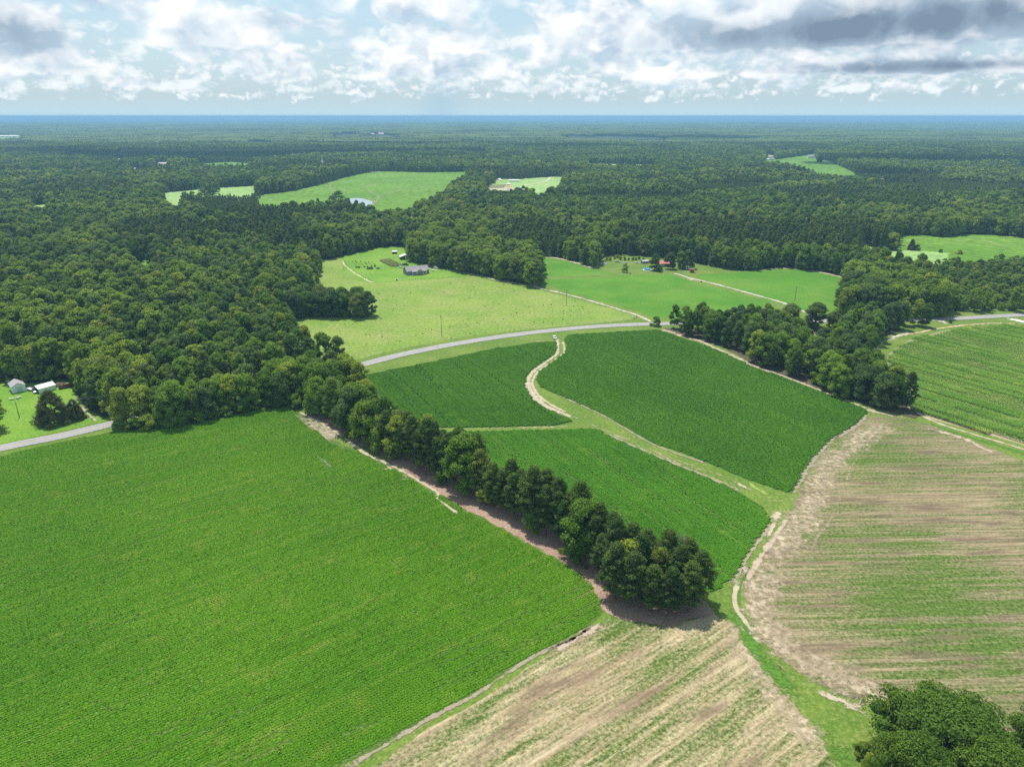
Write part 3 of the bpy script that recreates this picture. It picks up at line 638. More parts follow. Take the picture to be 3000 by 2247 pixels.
rb('track', px('I', 1330, 0, 1180, 90, 1060, 170, 980, 250, 930, 330, 890, 430, 850, 540, 790, 640, 720, 740, 620, 860, 560, 980, 520, 1106), 5.5, ragged('stubble_track', (.36, .29, .19), (.45, .375, .26), .58, .5, .4), .12)
rb('track', px('I', 1300, 60, 1180, 160, 1100, 250, 1060, 350, 1020, 450, 960, 600, 870, 720, 820, 860, 760, 1000), 3.2, ragged('stubble_track_b', (.33, .265, .165), (.41, .335, .215), .56, .5, .45), .12)
rb('track', px('L', 520, 0, 560, 120, 640, 260, 760, 380, 900, 470, 1060, 530, 1300, 590), 7, ragged('stubble_track_c', (.33, .265, .165), (.41, .335, .215), .56, .5, .45), .12)
HEAD = ragged('headland_straw', (.38, .305, .195), (.50, .41, .275), .62, .5, .45, 2.)
rb('headland', px('I', 1380, 0, 1180, 60, 1010, 180, 900, 330, 840, 480, 760, 640, 660, 780, 560, 920, 500, 1106) + px('L', 500, 60, 540, 160, 640, 300, 800, 420, 1000, 520, 1250, 620, 1500, 700), 16, HEAD, .11)
rb('headland', px('L', 190, 130, 330, 190, 350, 300, 440, 420, 560, 580, 700, 760, 820, 900, 940, 1080), 9, HEAD, .11)
rb('track', px('I', 1560, 10, 1700, 40, 1850, 90, 1960, 150, 2040, 175), 3, SOILT, .13)
#rb('track', px('L', 1720, -600, 1735, -200, 1740, 100, 1720, 330, 1700, 500), 1.8, ragged('stubble_track_d', (.33, .265, .165), (.41, .335, .215), .56, .5, .45), .13)
rb('track', px('L', 660, 760, 760, 880, 840, 1000, 900, 1110), 2.2, ragged('stubble_track_e', (.33, .265, .165), (.41, .335, .215), .56, .5, .45), .13)
rb('soil_edge', E_(1230, 440, 1400, 452), 1.4, SOILG, .14)

# --- the two-lane road
def road():
    m, N, b = newmat('asphalt')
    g = N.node('ShaderNodeNewGeometry').outputs['Position']; e = N.node('ShaderNodeAttribute'); e.attribute_name = 'edge'
    n = N.noise(g, .25, 5, .6); n2 = N.noise(g, 3, 4, .7)
    c = N.mix(N.mr(N.m('ADD', N.m('MULTIPLY', n, .5), N.m('MULTIPLY', n2, .5)), .35, .65), (.245, .235, .235), (.325, .31, .305))
    wh = N.m('SUBTRACT', 1.0, N.m('ABSOLUTE', N.m('SUBTRACT', N.m('MULTIPLY', e.outputs['Fac'], 2.0), 1.0)))
    c = N.mix(N.m('MULTIPLY', wh, .25), c, (.20, .19, .19))
    N.put(b.inputs['Base Color'], c); b.inputs['Roughness'].default_value = .85
    path = [at(-300, 1390)] + G(px('G', 0, 142)) + G(px('D', 400, 1056, 740, 975)) + [at(700, 1155)] + G(E_(75, 610, 400, 528, 800, 450, 1200, 392, 1600, 352, 2000, 332)) + G(px('F', 500, 318, 1100, 309, 1650, 301, 2212, 272, 3000, 232))
    ribbon('road', path, 6.5, m, .20, 0)
    wp = plain('white_line_paint', (.72, .71, .68), .6, var=.15, scale=1); yp = plain('yellow_line_paint', (.62, .50, .22), .6, var=.2, scale=1)
    for off in (-2.95, 2.95): ribbon('edge_line', path, .16, wp, .207, 0, off=off)
    for off in (-.16, .16): ribbon('centre_line', path, .12, yp, .207, 0, off=off)
    ribbon('road_shoulder', path, 10.5, ragged('shoulder', (.13, .20, .04), (.20, .25, .07), .75, .8), .11, .3)
    return path
ROAD = road()

# ------------------------------------------------------------------ distant clearings
def cut(name, k, *a): return (name, px(k, *a) if k else [(a[i], a[i + 1]) for i in range(0, len(a), 2)])
FARS = [
    (cut('field', None, 741, 580, 769, 571, 859, 560, 949, 540, 1000, 524, 1059, 510, 1113, 503, 1240, 506, 1373, 504, 1344, 521, 1312, 546, 1300, 560, 1226, 594, 1194, 616, 1104, 622, 1075, 600, 1010, 585, 940, 590, 877, 598), M_FAR, 17),
    (cut('field', 'A', 1045, 590, 1200, 575, 1330, 560, 1660, 543, 1665, 562, 1540, 585, 1480, 572, 1340, 574, 1200, 600, 1150, 648, 1110, 655, 1060, 640), M_FARL, 17),
    (cut('field', 'A', 185, 690, 230, 668, 330, 658, 318, 690, 250, 705), M_FARL, 15),
    (cut('field', 'A', 1160, 410, 1300, 400, 1500, 388, 1660, 402, 1600, 408, 1400, 412), M_FAR, 15),
    (cut('field', 'A', 1000, 398, 1100, 402, 1100, 412, 1010, 410), M_FARL, 12),
    (cut('field', 'A', 840, 430, 960, 430, 960, 440, 840, 442), M_FARL, 12),
    (cut('field', 'A', 755, 362, 815, 366, 810, 380, 770, 374), M_FARL, 12),
    (cut('field', 'A', 450, 328, 482, 332, 480, 352, 460, 346), M_FARL, 12),
    (cut('lawn', 'A', 820, 1060, 900, 1034, 1003, 1008, 992, 1040, 930, 1072, 850, 1077), M_LAWN, 13),
    (cut('field', 'B', 920, 558, 950, 548, 1010, 500, 1150, 500, 1370, 484, 1442, 486, 1432, 520, 1395, 560, 1280, 578, 1180, 566, 1060, 590, 940, 578), M_FARL, 15),
    (cut('field', 'B', 1440, 238, 1500, 222, 1600, 232, 1700, 224, 2000, 231, 2120, 240, 2080, 251, 1700, 249, 1500, 244), M_FAR, 12),
    (cut('field', 'B', 1560, 405, 1650, 395, 1850, 406, 2000, 403, 2095, 413, 2000, 417, 1700, 417), M_FARL, 12),
    (cut('field', 'B', 0, 208, 110, 208, 110, 222, 0, 226), M_FARL, 10),
    (cut('field', 'B', 180, 206, 350, 222, 340, 238, 200, 222), M_FARL, 10),
    (cut('field', 'C', 528, 392, 540, 340, 600, 345, 600, 372, 850, 336, 870, 372, 960, 385, 1010, 410, 1060, 432, 1132, 470, 1080, 477, 940, 450, 830, 436, 740, 420, 680, 400, 600, 392), M_FAR, 15),
    (cut('field', 'C', 1400, 862, 1500, 858, 1700, 876, 1850, 855, 2000, 860, 2212, 880, 2600, 900, 2500, 950, 2100, 955, 1900, 980, 1750, 972, 1520, 958, 1430, 935, 1410, 905), M_FAR, 10),
    (cut('field', 'C', 1150, 922, 1280, 960, 1520, 962, 1740, 980, 1700, 995, 1600, 1003, 1400, 1002, 1250, 1012, 1190, 985), M_FARL, 9),
    (cut('field', 'C', 2172, 410, 2300, 412, 2300, 436, 2172, 434), M_FARL, 12),
    (cut('field', 'A', 1620, 258, 1780, 262, 1770, 276, 1620, 278), M_FARL, 10),
    (cut('field', 'A', 2155, 215, 2260, 218, 2260, 232, 2170, 230), M_FARL, 10),
    (cut('field', 'A', -100, 222, 150, 224, 150, 236, -100, 238), M_FARL, 10),
]
CLEAR = []
for (nm, poly), mt, th in FARS:
    g = G(poly); CLEAR.append((g, th))
    cx = sum(p[0] for p in g) / len(g); cy = sum(p[1] for p in g) / len(g)
    # the cleared ground runs on towards the camera under the tree tops that hide its near side
    far = [(x, y) for x, y in g]; k = 1 - th / H
    sheet(nm, far, mt, .30, 2., 15)
    for i in range(1, 6):
        q = 1 - (1 - k) * i / 5
        sheet(nm, [(x * q, y * q) for x, y in g], mt, .30 - .02 * i, 2., 25)
sheet('lawn', G([(900, 497), (990, 497), (1000, 510), (900, 510)]), M_FARL, .3)
rb('track', px('B', 160, 555, 220, 530, 330, 498, 480, 485, 600, 465), 7, SANDF, .45)
rb('track', px('B', 160, 560, 200, 590, 240, 605, 350, 580, 440, 560, 600, 550, 720, 542), 9, SANDF, .45)
rb('track', px('B', 240, 605, 230, 640, 190, 680, 250, 712), 10, SANDF, .45)
rb('track', px('A', 1660, 615, 1800, 590, 1950, 578, 2100, 550, 2150, 520), 5, SANDF, .45)
rb('track', px('A', 2150, 520, 2140, 560, 2180, 585), 7, SANDF, .5)
rb('track', px('C', 1850, 868, 1960, 900, 2100, 950), 5, SANDF, .45)
rb('soil_edge', px('C', 2080, 866, 2150, 875, 2300, 890), 4, SOILT, .45)
rb('pale_soil', px('C', 1520, 882, 1560, 888), 6, SAND, .45)
rb('driveway', px('B', 1160, 560, 1190, 540, 1260, 530, 1330, 510, 1360, 485), 6, ragged('far_drive', (.55, .46, .33), (.62, .54, .42), .8, .1), .5)
sheet('red_clay', G(px('B', 930, 578, 950, 560, 1100, 556, 1140, 560, 1130, 570, 1100, 575)), M_BARE, .5, 1, 6)
sheet('red_clay', G(px('B', 1060, 548, 1080, 536, 1100, 545, 1092, 556)), M_RED, .55, 1, 6)
sheet('red_clay', G(px('B', 1100, 567, 1180, 560, 1175, 573, 1110, 576)), M_RED, .56, 1, 6)
sheet('garden_soil', G(px('B', 930, 545, 960, 538, 1070, 534, 1050, 557, 930, 560)), field_mat('kitchen_garden', (.12, .16, .05), (.2, .19, .08), (.35, .25, .15), soilamt=.6, patch=.05, fine=.3), .52, 1, 6)
rb('pale_soil', px('B', 160, 458, 210, 452, 260, 452), 9, SAND, .5)
# pond
def pond():
    m, N, b = newmat('pond_water')
    b.inputs['Base Color'].default_value = (.30, .34, .36, 1); b.inputs['Roughness'].default_value = .03; b.inputs['Specular IOR Level'].default_value = .9
    g = N.node('ShaderNodeNewGeometry').outputs['Position']; bp = N.node('ShaderNodeBump'); bp.inputs['Strength'].default_value = .15; bp.inputs['Distance'].default_value = .3
    N.put(bp.inputs['Height'], N.noise(g, .4, 3, .5)); N.l.new(bp.outputs[0], b.inputs['Normal'])
    P = G(px('B', 40, 640, 62, 625, 120, 624, 165, 634, 206, 645, 200, 662, 172, 684, 130, 678, 100, 690, 60, 700, 40, 670))
    sheet('pond_water', P, m, .6, 1., 6)
    CLEAR.append((P, 8))
    rb('pond_bank', px('B', 40, 622, 62, 617, 120, 616, 170, 626, 212, 642, 208, 662, 176, 690), 8, SANDF, .5)
pond()
# ------------------------------------------------------------------ crops
def crop_tile(name, mat, seed, tile, rows, per, h, w, size, gap=False, sparse=1., tall=False):
    rng = np.random.default_rng(seed); P = []; Nn = []
    for j in range(rows):
        if gap and (j == rows // 2 or (tall and rows > 2 and j == rows // 2 - 1)): continue
        y = -tile / 2 + (j + .5) * tile / rows; k = int(per * sparse)
        x = rng.uniform(-tile / 2, tile / 2, k); yy = y + rng.normal(0, w, k); z = h * rng.uniform(.6, 1.0, k)
        P.append(np.stack([x, yy, z], 1)); d = np.stack([rng.normal(0, .25, k), (yy - y) / (w * 2), np.ones(k)], 1); Nn.append(d)
    P = np.concatenate(P); Nn = np.concatenate(Nn); Nn /= np.linalg.norm(Nn, axis=1)[:, None]
    if tall:
        # upright leaf blades: long narrow quads that lean out from the stalk
        n = len(P); a = rng.uniform(0, 6.28, n); L = size * rng.uniform(.7, 1.2, n); base = P.copy(); base[:, 2] = h * rng.uniform(.15, .75, n)
        o = np.stack([np.cos(a), np.sin(a), np.zeros(n)], 1); s = np.stack([-np.sin(a), np.cos(a), np.zeros(n)], 1) * .085
        m1 = base + o * (L * .5)[:, None] + np.array([0, 0, 1]) * (L * .55)[:, None]; tip = base + o * (L * 1.0)[:, None] + np.array([0, 0, 1]) * (L * .30)[:, None]
        V = np.stack([base - s, base + s, m1 + s, m1 - s, tip - s * .3, tip + s * .3], 1).reshape(-1, 3)
        b = np.arange(n)[:, None] * 6; Q = np.concatenate([b + [0, 1, 2, 3], b + [3, 2, 5, 4]]); T = np.repeat(rng.uniform(0, 1, n), 6)
    else:
        V, Q = cards(P, Nn, size, rng, .17, (.6, 1.)); T = np.repeat(np.clip((P[:, 2] / h - .5) * .6 + rng.uniform(.1, .5, len(P)), 0, 1), 4)
    return quads_mesh(name, V, Q, mat, T)
CROP4 = foliage('soy_leaf_deep', (.046, .168, .008), (.074, .225, .012), (.11, .27, .03), trans=.2, world=True, nscale=.02, locw=.6, rows=ANG4)
CROP1 = foliage('soy_leaf_bright', (.084, .255, .009), (.134, .338, .016), (.24, .36, .07), trans=.25, world=True, nscale=.016, locw=.6, rows=ANG1)
CROPC = foliage('corn_leaf', (.10, .27, .04), (.26, .46, .10), (.46, .54, .20), trans=.3, world=True, nscale=.03, locw=.35, rows=ANGC)
def crop_field(name, poly, ang, mat, tile, hs, size, per, rows, label, seed, sparse_fn=None, gapp=.1, w=.24, tall=False, holes=()):
    T = [crop_tile(name, mat, seed + 10 + i, tile, rows, per, hs, w, size, tall=tall) for i in range(3)]
    T.append(crop_tile(name, mat, seed + 5, tile, rows, per, hs, w, size, gap=True, tall=tall))
    T.append(crop_tile(name, mat, seed + 6, tile, rows, per, hs, w, size, sparse=.72, tall=tall))
    T += [crop_tile(name, mat, seed + 20 + i, tile, rows, per, hs, w, size, tall=tall) for i in range(6)]
    ca, sa = math.cos(ang), math.sin(ang); P = np.array(poly); u = P[:, 0] * ca + P[:, 1] * sa; v = -P[:, 0] * sa + P[:, 1] * ca
    gu = np.arange(u.min(), u.max(), tile) + tile / 2; gv = np.arange(v.min(), v.max(), tile) + tile / 2
    U, Vv = np.meshgrid(gu, gv); X = U * ca - Vv * sa; Y = U * sa + Vv * ca
    ok = np.ones(X.shape, bool); q = tile * .42
    for du, dv in ((0, 0), (q, 0), (-q, 0), (0, q), (0, -q)): ok &= inside(poly, X + du * ca - dv * sa, Y + du * sa + dv * ca)
    vis = (Y > 95) & (np.abs(X) < Y * .80 + 60); ok &= vis
    for hpoly in holes: ok &= ~inside(hpoly, X, Y)
    idx = RNG.choice([0, 1, 2, 5, 6, 7, 8, 9, 10], X.shape)
    # missing rows run on for a while along the row direction
    lane = (np.sin(np.arange(len(gv)) * 12.9898 + seed) * 43758.5) % 1
    on = (lane[:, None] < gapp * 2.2) & (vnoise(U, Vv * 5, 45, seed) > .48); idx[on] = 3
    if tall and tile > 3: idx[(np.arange(len(gv)) % 3 == 0)[:, None] & (vnoise(U, Vv, 20, seed) > .15)] = 3
    sp = vnoise(X, Y, 22, seed + 3) * .6 + vnoise(X, Y, 7, seed + 4) * .4
    if sparse_fn is not None: sp = sp + sparse_fn(X, Y)
    idx[sp > .78] = 4
    X, Y, idx, sp = X[ok], Y[ok], idx[ok], sp[ok]; n = len(X)
    rz = np.full(n, ang) + np.where(RNG.random(n) < .5, 0, math.pi); hz = RNG.uniform(.93, 1.08, n)
    o = instancer(name, np.stack([X, Y, np.full(n, .07)], 1), rz, np.stack([np.ones(n), np.ones(n), hz], 1), idx, T)
    return tag(o, label, 'crop', kind='stuff')
BARE_SPOTS = [G([(862, 1203), (900, 1212), (960, 1243), (1000, 1282), (1040, 1318), (1005, 1322), (950, 1282), (905, 1252), (868, 1225)]), G([(916, 1332), (935, 1334), (980, 1368), (976, 1376), (955, 1372), (935, 1345)]), G([(1274, 1458), (1284, 1458), (1348, 1502), (1344, 1508), (1300, 1482)])]
def thin1(X, Y): return np.clip((150 - Y) / 110, 0, 1) * .38 + np.clip((Y - 262) / 60, 0, .3) * .2
crop_field('soybean_crop', FIELD1, ANG1, CROP1, 1.5, .20, .19, 84, 2, 'bright green young soybean rows filling the big field at the front left', 20, thin1, .06, holes=BARE_SPOTS)
crop_field('soybean_crop', FIELD2, ANG4, CROP4, 1.5, .30, .22, 76, 2, 'dark green soybean rows between the road bend and the winding track', 30, None, .08)
crop_field('soybean_crop', FIELD3, ANG4, mat=CROP1 if False else foliage('soy_leaf_mid', (.052, .205, .009), (.092, .285, .016), (.16, .33, .05), trans=.2, world=True, nscale=.02, locw=.6, rows=ANG4), tile=1.5, hs=.27, size=.20, per=72, rows=2, label='mid green soybean rows between the tall hedgerow and the grass lane', seed=40, sparse_fn=lambda X, Y: np.clip((200 - Y) / 60, 0, 1) * .22, gapp=.07)
crop_field('soybean_crop', FIELD4, ANG4, CROP4, 1.5, .30, .22, 76, 2, 'dark green soybean rows in the large field right of the winding track', 50, None, .06)
crop_field('corn_crop', CORN, ANGC, CROPC, 3.6, 1.6, .66, 80, 4, 'tall pale green corn rows in the field at the right edge', 60, lambda X, Y: np.clip((330 - Y) / 90, 0, 1) * .12, .25, w=.10, tall=True)

def weeds(name, poly, n, mat, size, seed, label, hgt=.5, dist=None):
    rng = np.random.default_rng(seed); P = np.array(poly); X = rng.uniform(P[:, 0].min(), P[:, 0].max(), n * 3); Y = rng.uniform(max(95, P[:, 1].min()), P[:, 1].max(), n * 3)
    k = inside(poly, X, Y) & (np.abs(X) < Y * .8 + 40) & (vnoise(X, Y, 14, seed) + .5 * vnoise(X, Y, 4, seed + 1) > .72)
    X, Y = X[k][:n], Y[k][:n]
    ms = []
    for i in range(3):
        r2 = np.random.default_rng(seed + i); d = r2.normal(0, 1, (26, 3)); d[:, 2] = np.abs(d[:, 2]) + .8; d /= np.linalg.norm(d, axis=1)[:, None]
        V, Q = cards(d * np.array([.4, .4, hgt]) * r2.uniform(.5, 1, (26, 1)), d, .20, r2, .6); ms.append(quads_mesh(name, V, Q, mat, np.repeat(r2.uniform(0, 1, 26), 4)))
    s = rng.uniform(.5, 1.4, len(X)) * size
    o = instancer(name, np.stack([X, Y, np.full(len(X), .1)], 1), rng.uniform(0, 6.28, len(X)), np.stack([s, s, s], 1), rng.integers(0, 3, len(X)), ms)
    return tag(o, label, 'weeds', kind='stuff')
WEEDP = foliage('weed_pale', (.20, .38, .10), (.28, .46, .16), (.33, .46, .2), trans=.35, rndw=.1)
WEEDS = foliage('weed_green', (.12, .24, .04), (.22, .34, .08), (.3, .4, .1), trans=.3)
weeds('weeds', FIELD1, 1100, WEEDP, .8, 3, 'pale broad-leaved weeds dotted through the bright green field')
#weeds('weeds', G(s2), 3500, WEEDS, .5, 5, 'green regrowth in the straw stubble at the bottom of the photo')
#weeds('weeds', G(s1), 3500, WEEDS, .5, 6, 'green regrowth in the straw stubble right of the dirt lane')
weeds('weeds', G([(930, 1070), (1020, 1062), (1271, 1000), (1542, 963), (1852, 936), (1880, 925), (1700, 880), (1384, 812), (1120, 830), (1000, 900)]), 190, foliage('pasture_weed', (.05, .11, .02), (.11, .19, .04), (.15, .2, .06)), .8, 8, 'low dark tufts scattered over the pale pasture')

# ------------------------------------------------------------------ clouds overhead that shade parts of the distant woods
def clouds():
    m = plain('cloud_white', (.86, .88, .90), 1., var=.04, scale=.002, spec=0)
    rng = random.Random(5); mb = MB(); iv, ifc = ico_v, ico_f
    h = 1150.
    off = (sdir.x / sdir.z * h, sdir.y / sdir.z * h)
    spots = [(600, 462, 520, 150), (1000, 455, 520, 130), (350, 458, 380, 130), (2150, 412, 600, 200), (2700, 480, 330, 130), (1700, 440, 300, 110), (2480, 520, 200, 50), (1200, 430, 500, 120), (150, 450, 200, 120)]
    for u, v, w, dp in spots:
        gx, gy = at(u, v); n = 70
        for i in range(n):
            a = rng.uniform(0, 6.28); r = rng.random() ** .6; x = gx + off[0] + math.cos(a) * w * r; y = gy + off[1] + math.sin(a) * dp * r
            s = rng.uniform(.12, .30) * min(w, dp * 2) * (1.2 - .6 * r); k = len(mb.v)
            for q in iv:
                z = q[2] * s * (.8 if q[2] > 0 else .15); mb.v.append((x + q[0] * s * 1.3, y + q[1] * s, h + z))
            mb.f += [tuple(int(c) + k for c in f) for f in ifc]
    o = mb.build('clouds', m, smooth=True); tag(o, 'white cumulus clouds high over the distant woods', 'clouds', kind='stuff')
clouds()

# ------------------------------------------------------------------ where trees stand
def fill(poly, sp, seed, jit=.38):
    rng = np.random.default_rng(seed); P = np.array(poly); xs = np.arange(P[:, 0].min(), P[:, 0].max(), sp); ys = np.arange(P[:, 1].min(), P[:, 1].max(), sp * .9)
    X, Y = np.meshgrid(xs, ys); X = X + (np.arange(len(ys)) % 2)[:, None] * sp / 2
    X = X + rng.uniform(-jit, jit, X.shape) * sp; Y = Y + rng.uniform(-jit, jit, Y.shape) * sp
    k = inside(poly, X, Y); return list(zip(X[k], Y[k]))
def line_rows(pts, sp, offs, seed):
    rng = random.Random(seed); pl = catmull(pts, 1.0); out = []; L = 0; nxt = [sp * .5 * (i + 1) for i in range(len(offs))]
    for i in range(1, len(pl)):
        L += (pl[i] - pl[i - 1]).length; d = (pl[i] - pl[i - 1]).normalized(); nn = Vector((-d.y, d.x))
        for r, o in enumerate(offs):
            if L >= nxt[r]:
                nxt[r] += sp * rng.uniform(.8, 1.2); p = pl[i] + nn * (o + rng.uniform(-.9, .9)); out.append((p.x, p.y, r, L))
    return out
CEN = ['first', 'second', 'third', 'fourth', 'fifth', 'sixth', 'seventh', 'eighth', 'ninth', 'tenth']
def nth(i):
    if i < 10: return CEN[i]
    k = i + 1; return '%d%s' % (k, 'th' if 10 <= k % 100 <= 20 else {1: 'st', 2: 'nd', 3: 'rd'}.get(k % 10, 'th'))
KIND = {'broad': ('broadleaf_tree', 'green broadleaf tree'), 'dark': ('broadleaf_tree', 'dark broadleaf tree'), 'light': ('broadleaf_tree', 'light green broadleaf tree'),
        'pine': ('pine_tree', 'tall pine'), 'cedar': ('cedar_tree', 'brownish cedar'), 'oak': ('oak_tree', 'wide green oak'), 'low': ('small_tree', 'bushy small tree')}
def tree(key, x, y, hgt, label, group=None, wide=1., rnd=random, name=None):
    v = rnd.randrange(len(TREES[key])); cm, tm, h0 = TREES[key][v]; s = hgt / h0
    t = empty(name or KIND[key][0], (x, y, 0), rnd.uniform(0, 6.28)); t.scale = (s * wide, s * wide, s)
    tag(t, label, 'tree', group)
    for nm, me in (('crown', cm), ('trunk', tm)):
        o = bpy.data.objects.new(nm, me); C.objects.link(o); o.parent = t
    return t
STUFF = {}   # trees that join the one forest object: (x, y, height, type)
# 1 the diagonal hedgerow
rr = random.Random(3)
hl = [(925, 1205), (990, 1238), (1060, 1280), (1130, 1322), (1210, 1362), (1300, 1408), (1380, 1448), (1460, 1490), (1560, 1545), (1650, 1596), (1720, 1646), (1785, 1706), (1830, 1742)]
rows = line_rows([at(*p) for p in hl], 4.5, (.6, 5.0), 4)
tot = max(r[3] for r in rows); cnt = [0, 0]; nr = [sum(1 for r in rows if r[2] == i) for i in (0, 1)]
for x, y, r, L in rows:
    f = L / tot; k = nr[r] - 1 - cnt[r]; cnt[r] += 1
    if f < .36: key = rr.choice(['broad', 'broad', 'dark', 'light', 'broad', 'pine']); hh = rr.uniform(12.5, 20)
    else: key = rr.choice(['pine', 'pine', 'pine', 'pine', 'broad', 'pine']); hh = rr.uniform(13.5, 21.5)
    if rr.random() < .13: hh *= .72
    tree(key, x, y, hh, '%s in diagonal hedgerow, %s side, %s from near end' % (KIND[key][1], ('bare soil', 'lane')[r], nth(k)), 'trees of the diagonal hedgerow', 1.02, rr)
ends = [(1800, 1752), (1850, 1772), (1905, 1790), (1962, 1796), (2015, 1790), (2045, 1762), (1985, 1752), (1925, 1742), (1870, 1722), (1950, 1706), (2010, 1722), (1890, 1680)]
for i, (u, v) in enumerate(ends):
    x, y = at(u, v); key = 'pine'
    tree(key, x, y, rr.uniform(13.5, 17.5), 'dark pine in the round clump ending the hedgerow, %s from the left' % nth(sorted(range(len(ends)), key=lambda q: ends[q][0]).index(i)), 'pines of the end clump', 1.12, rr)
for i, (u, v) in enumerate([(1030, 1278), (1155, 1345), (1290, 1418), (1420, 1480), (1560, 1560), (1700, 1655), (1255, 1262), (1300, 1290), (1345, 1292)]):
    x, y = at(u, v); tree('low', x, y, rr.uniform(4.5, 7.5), 'bushy small tree at the foot of the hedgerow, %s from the left' % nth([0, 1, 4, 6, 7, 8, 2, 3, 5][i]), 'small trees under the hedgerow', 1.0, rr)
# 2 wood between the road and the bright field
SW = G([(345, 1262), (450, 1252), (588, 1236), (678, 1212), (814, 1188), (905, 1192), (985, 1208), (1060, 1240), (1090, 1230), (1045, 1150), (1020, 1104), (700, 1176), (350, 1246)])
def place_wood(poly, sp, seed, name, group, pick, hr, limit=999, rowlen=14):
    pts = fill(poly, sp, seed); pts.sort(key=lambda p: math.hypot(*p)); near_, rest = pts[:limit], pts[limit:]
    rnd = random.Random(seed); rws = [near_[i:i + rowlen] for i in range(0, len(near_), rowlen)]
    for ri, row in enumerate(rws):
        row.sort(key=lambda p: p[0] / p[1])
        for ci, (x, y) in enumerate(row):
            key = pick(rnd, x, y); h = rnd.uniform(*hr) * (.6 if key == 'low' else 1)
            tree(key, x, y, h, '%s in %s, %s row from front, %s from left' % (KIND[key][1], name, nth(ri), nth(ci)), group, rnd.uniform(.9, 1.12), rnd)
    return rest
n1 = place_wood(SW, 7.0, 21, 'the roadside wood', 'trees of the roadside wood', lambda r, x, y: r.choice(['broad', 'broad', 'broad', 'dark', 'light', 'broad']), (14.5, 19.5))
# 3 wood round the hidden house on the right
RWP = G([(1950, 962), (2000, 980), (2113, 1013), (2203, 1062), (2316, 1104), (2429, 1149), (2540, 1189), (2652, 1221), (2690, 1212), (2612, 1150), (2550, 1090), (2548, 1020), (2600, 972), (2735, 954), (2600, 950), (2480, 955), (2470, 990), (2440, 1040), (2395, 1085), (2370, 1030), (2290, 985), (2250, 958)])
rest = place_wood(RWP, 7.6, 22, 'the wood beside the corn', 'trees of the wood beside the corn', lambda r, x, y: r.choice(['broad', 'broad', 'dark', 'pine', 'broad', 'pine'] if x > 120 else ['dark', 'broad', 'dark', 'pine', 'broad']), (14, 18.5), 84)
fr = [(352, 1260), (372, 1263), (398, 1261), (430, 1259), (470, 1254), (505, 1251), (540, 1247), (585, 1241), (625, 1231), (665, 1221), (710, 1213), (760, 1203), (812, 1192), (865, 1194)]
for i, (u, v) in enumerate(fr):
    x, y = at(u, v - 3); tree('low', x, y, rr.uniform(3.5, 6.5), 'bushy small tree along the front of the roadside wood, %s from the left' % nth(i), 'small trees fronting the roadside wood', 1.25, rr)
# 4 single trees
S = [('cedar', 160, 1238, 14.5, 1.15, 'large brownish cedar alone on the roadside lawn'), ('cedar', 222, 1228, 9, 1.05, 'smaller brown cedar beside the large one near the driveway'),
     ('pine', -28, 1262, 17, 1.9, 'pine with long drooping branches cut by the left edge of the photo'),
     ('oak', 2748, 2262, 16, 1.34, 'huge round oak filling the bottom right corner'), ('oak', 2655, 2350, 15, .8, 'dark green oak below the huge one at the bottom edge'), ('oak', 2870, 2380, 16, .9, 'green oak right of centre under the huge one at the bottom edge'),
     ('oak', 3080, 2260, 15, .85, 'darker tree cut by the right edge beside the huge oak'),
     ('broad', 992, 596, 19, 1.5, 'tall dark tree at the left end of the pond'), ('broad', 975, 600, 14, 1.5, 'rounded tree left of the tall one by the pond'),
     ('light', 2525, 2215, 3.6, 1.4, 'light green bush at the left foot of the huge oak'), ('light', 2545, 2265, 5, 1., 'yellow green bush under the huge oak at the bottom edge'),
     ('dark', 1918, 792, 14.5, 1.15, 'spreading tree left of the red-roofed house'), ('low', 1930, 797, 6, 1., 'small dark tree in front of the red-roofed house'), ('dark', 1963, 789, 14.5, 1.15, 'spreading tree right of the red-roofed house'), ('broad', 1994, 787, 15, 1.15, 'tall tree between the utility pole and the grey shed'), ('dark', 2014, 787, 16, 1.15, 'greyish spreading tree beside the grey shed'),
     ('light', 1830, 798, 7.6, .95, 'small yellowish tree alone on the lawn by the swimming pool'),
     ('dark', 2311, 962, 15.5, 1.3, 'dark round tree left of the gap behind the hidden house'), ('dark', 2387, 962, 16, 1.3, 'dark round tree beside the field behind the hidden house'), ('dark', 2440, 961, 11, 1.2, 'smaller dark tree right of the two round ones behind the hidden house'),
     ('dark', 2412, 1022, 12.5, 1.2, 'blackish round tree in front of the hidden house'), ('light', 2362, 1028, 13, .8, 'bright green pointed tree in front of the hidden house'),
     ('low', 2782, 946, 2.2, 1.2, 'low dark bush beside the road near the gravel pull-off'),
     ('light', 2610, 733, 17, 1.35, 'large light green tree at the left end of the far right field'), ('cedar', 2669, 734, 11, .85, 'dark pointed cedar at the corner of the far right field'), ('low', 2686, 735, 6, 1., 'small round bush beside the pointed cedar'),
     ('low', 2755, 741, 3.6, 1.3, 'low dark bush in front of the far right field'), ('low', 2809, 745, 4.2, 1.5, 'wide dark bush in front of the far right field'),
     ('dark', 2400, 478, 17, 1.5, 'lone dark tree standing in the distant field'), ('low', 1921, 955, 6, 1., 'small dark bush beside the road at the corner of the wood')]
rs = random.Random(9)
for key, u, v, h, w, lab in S:
    x, y = at(u, v); tree(key, x, y, h, lab, None, w, rs)
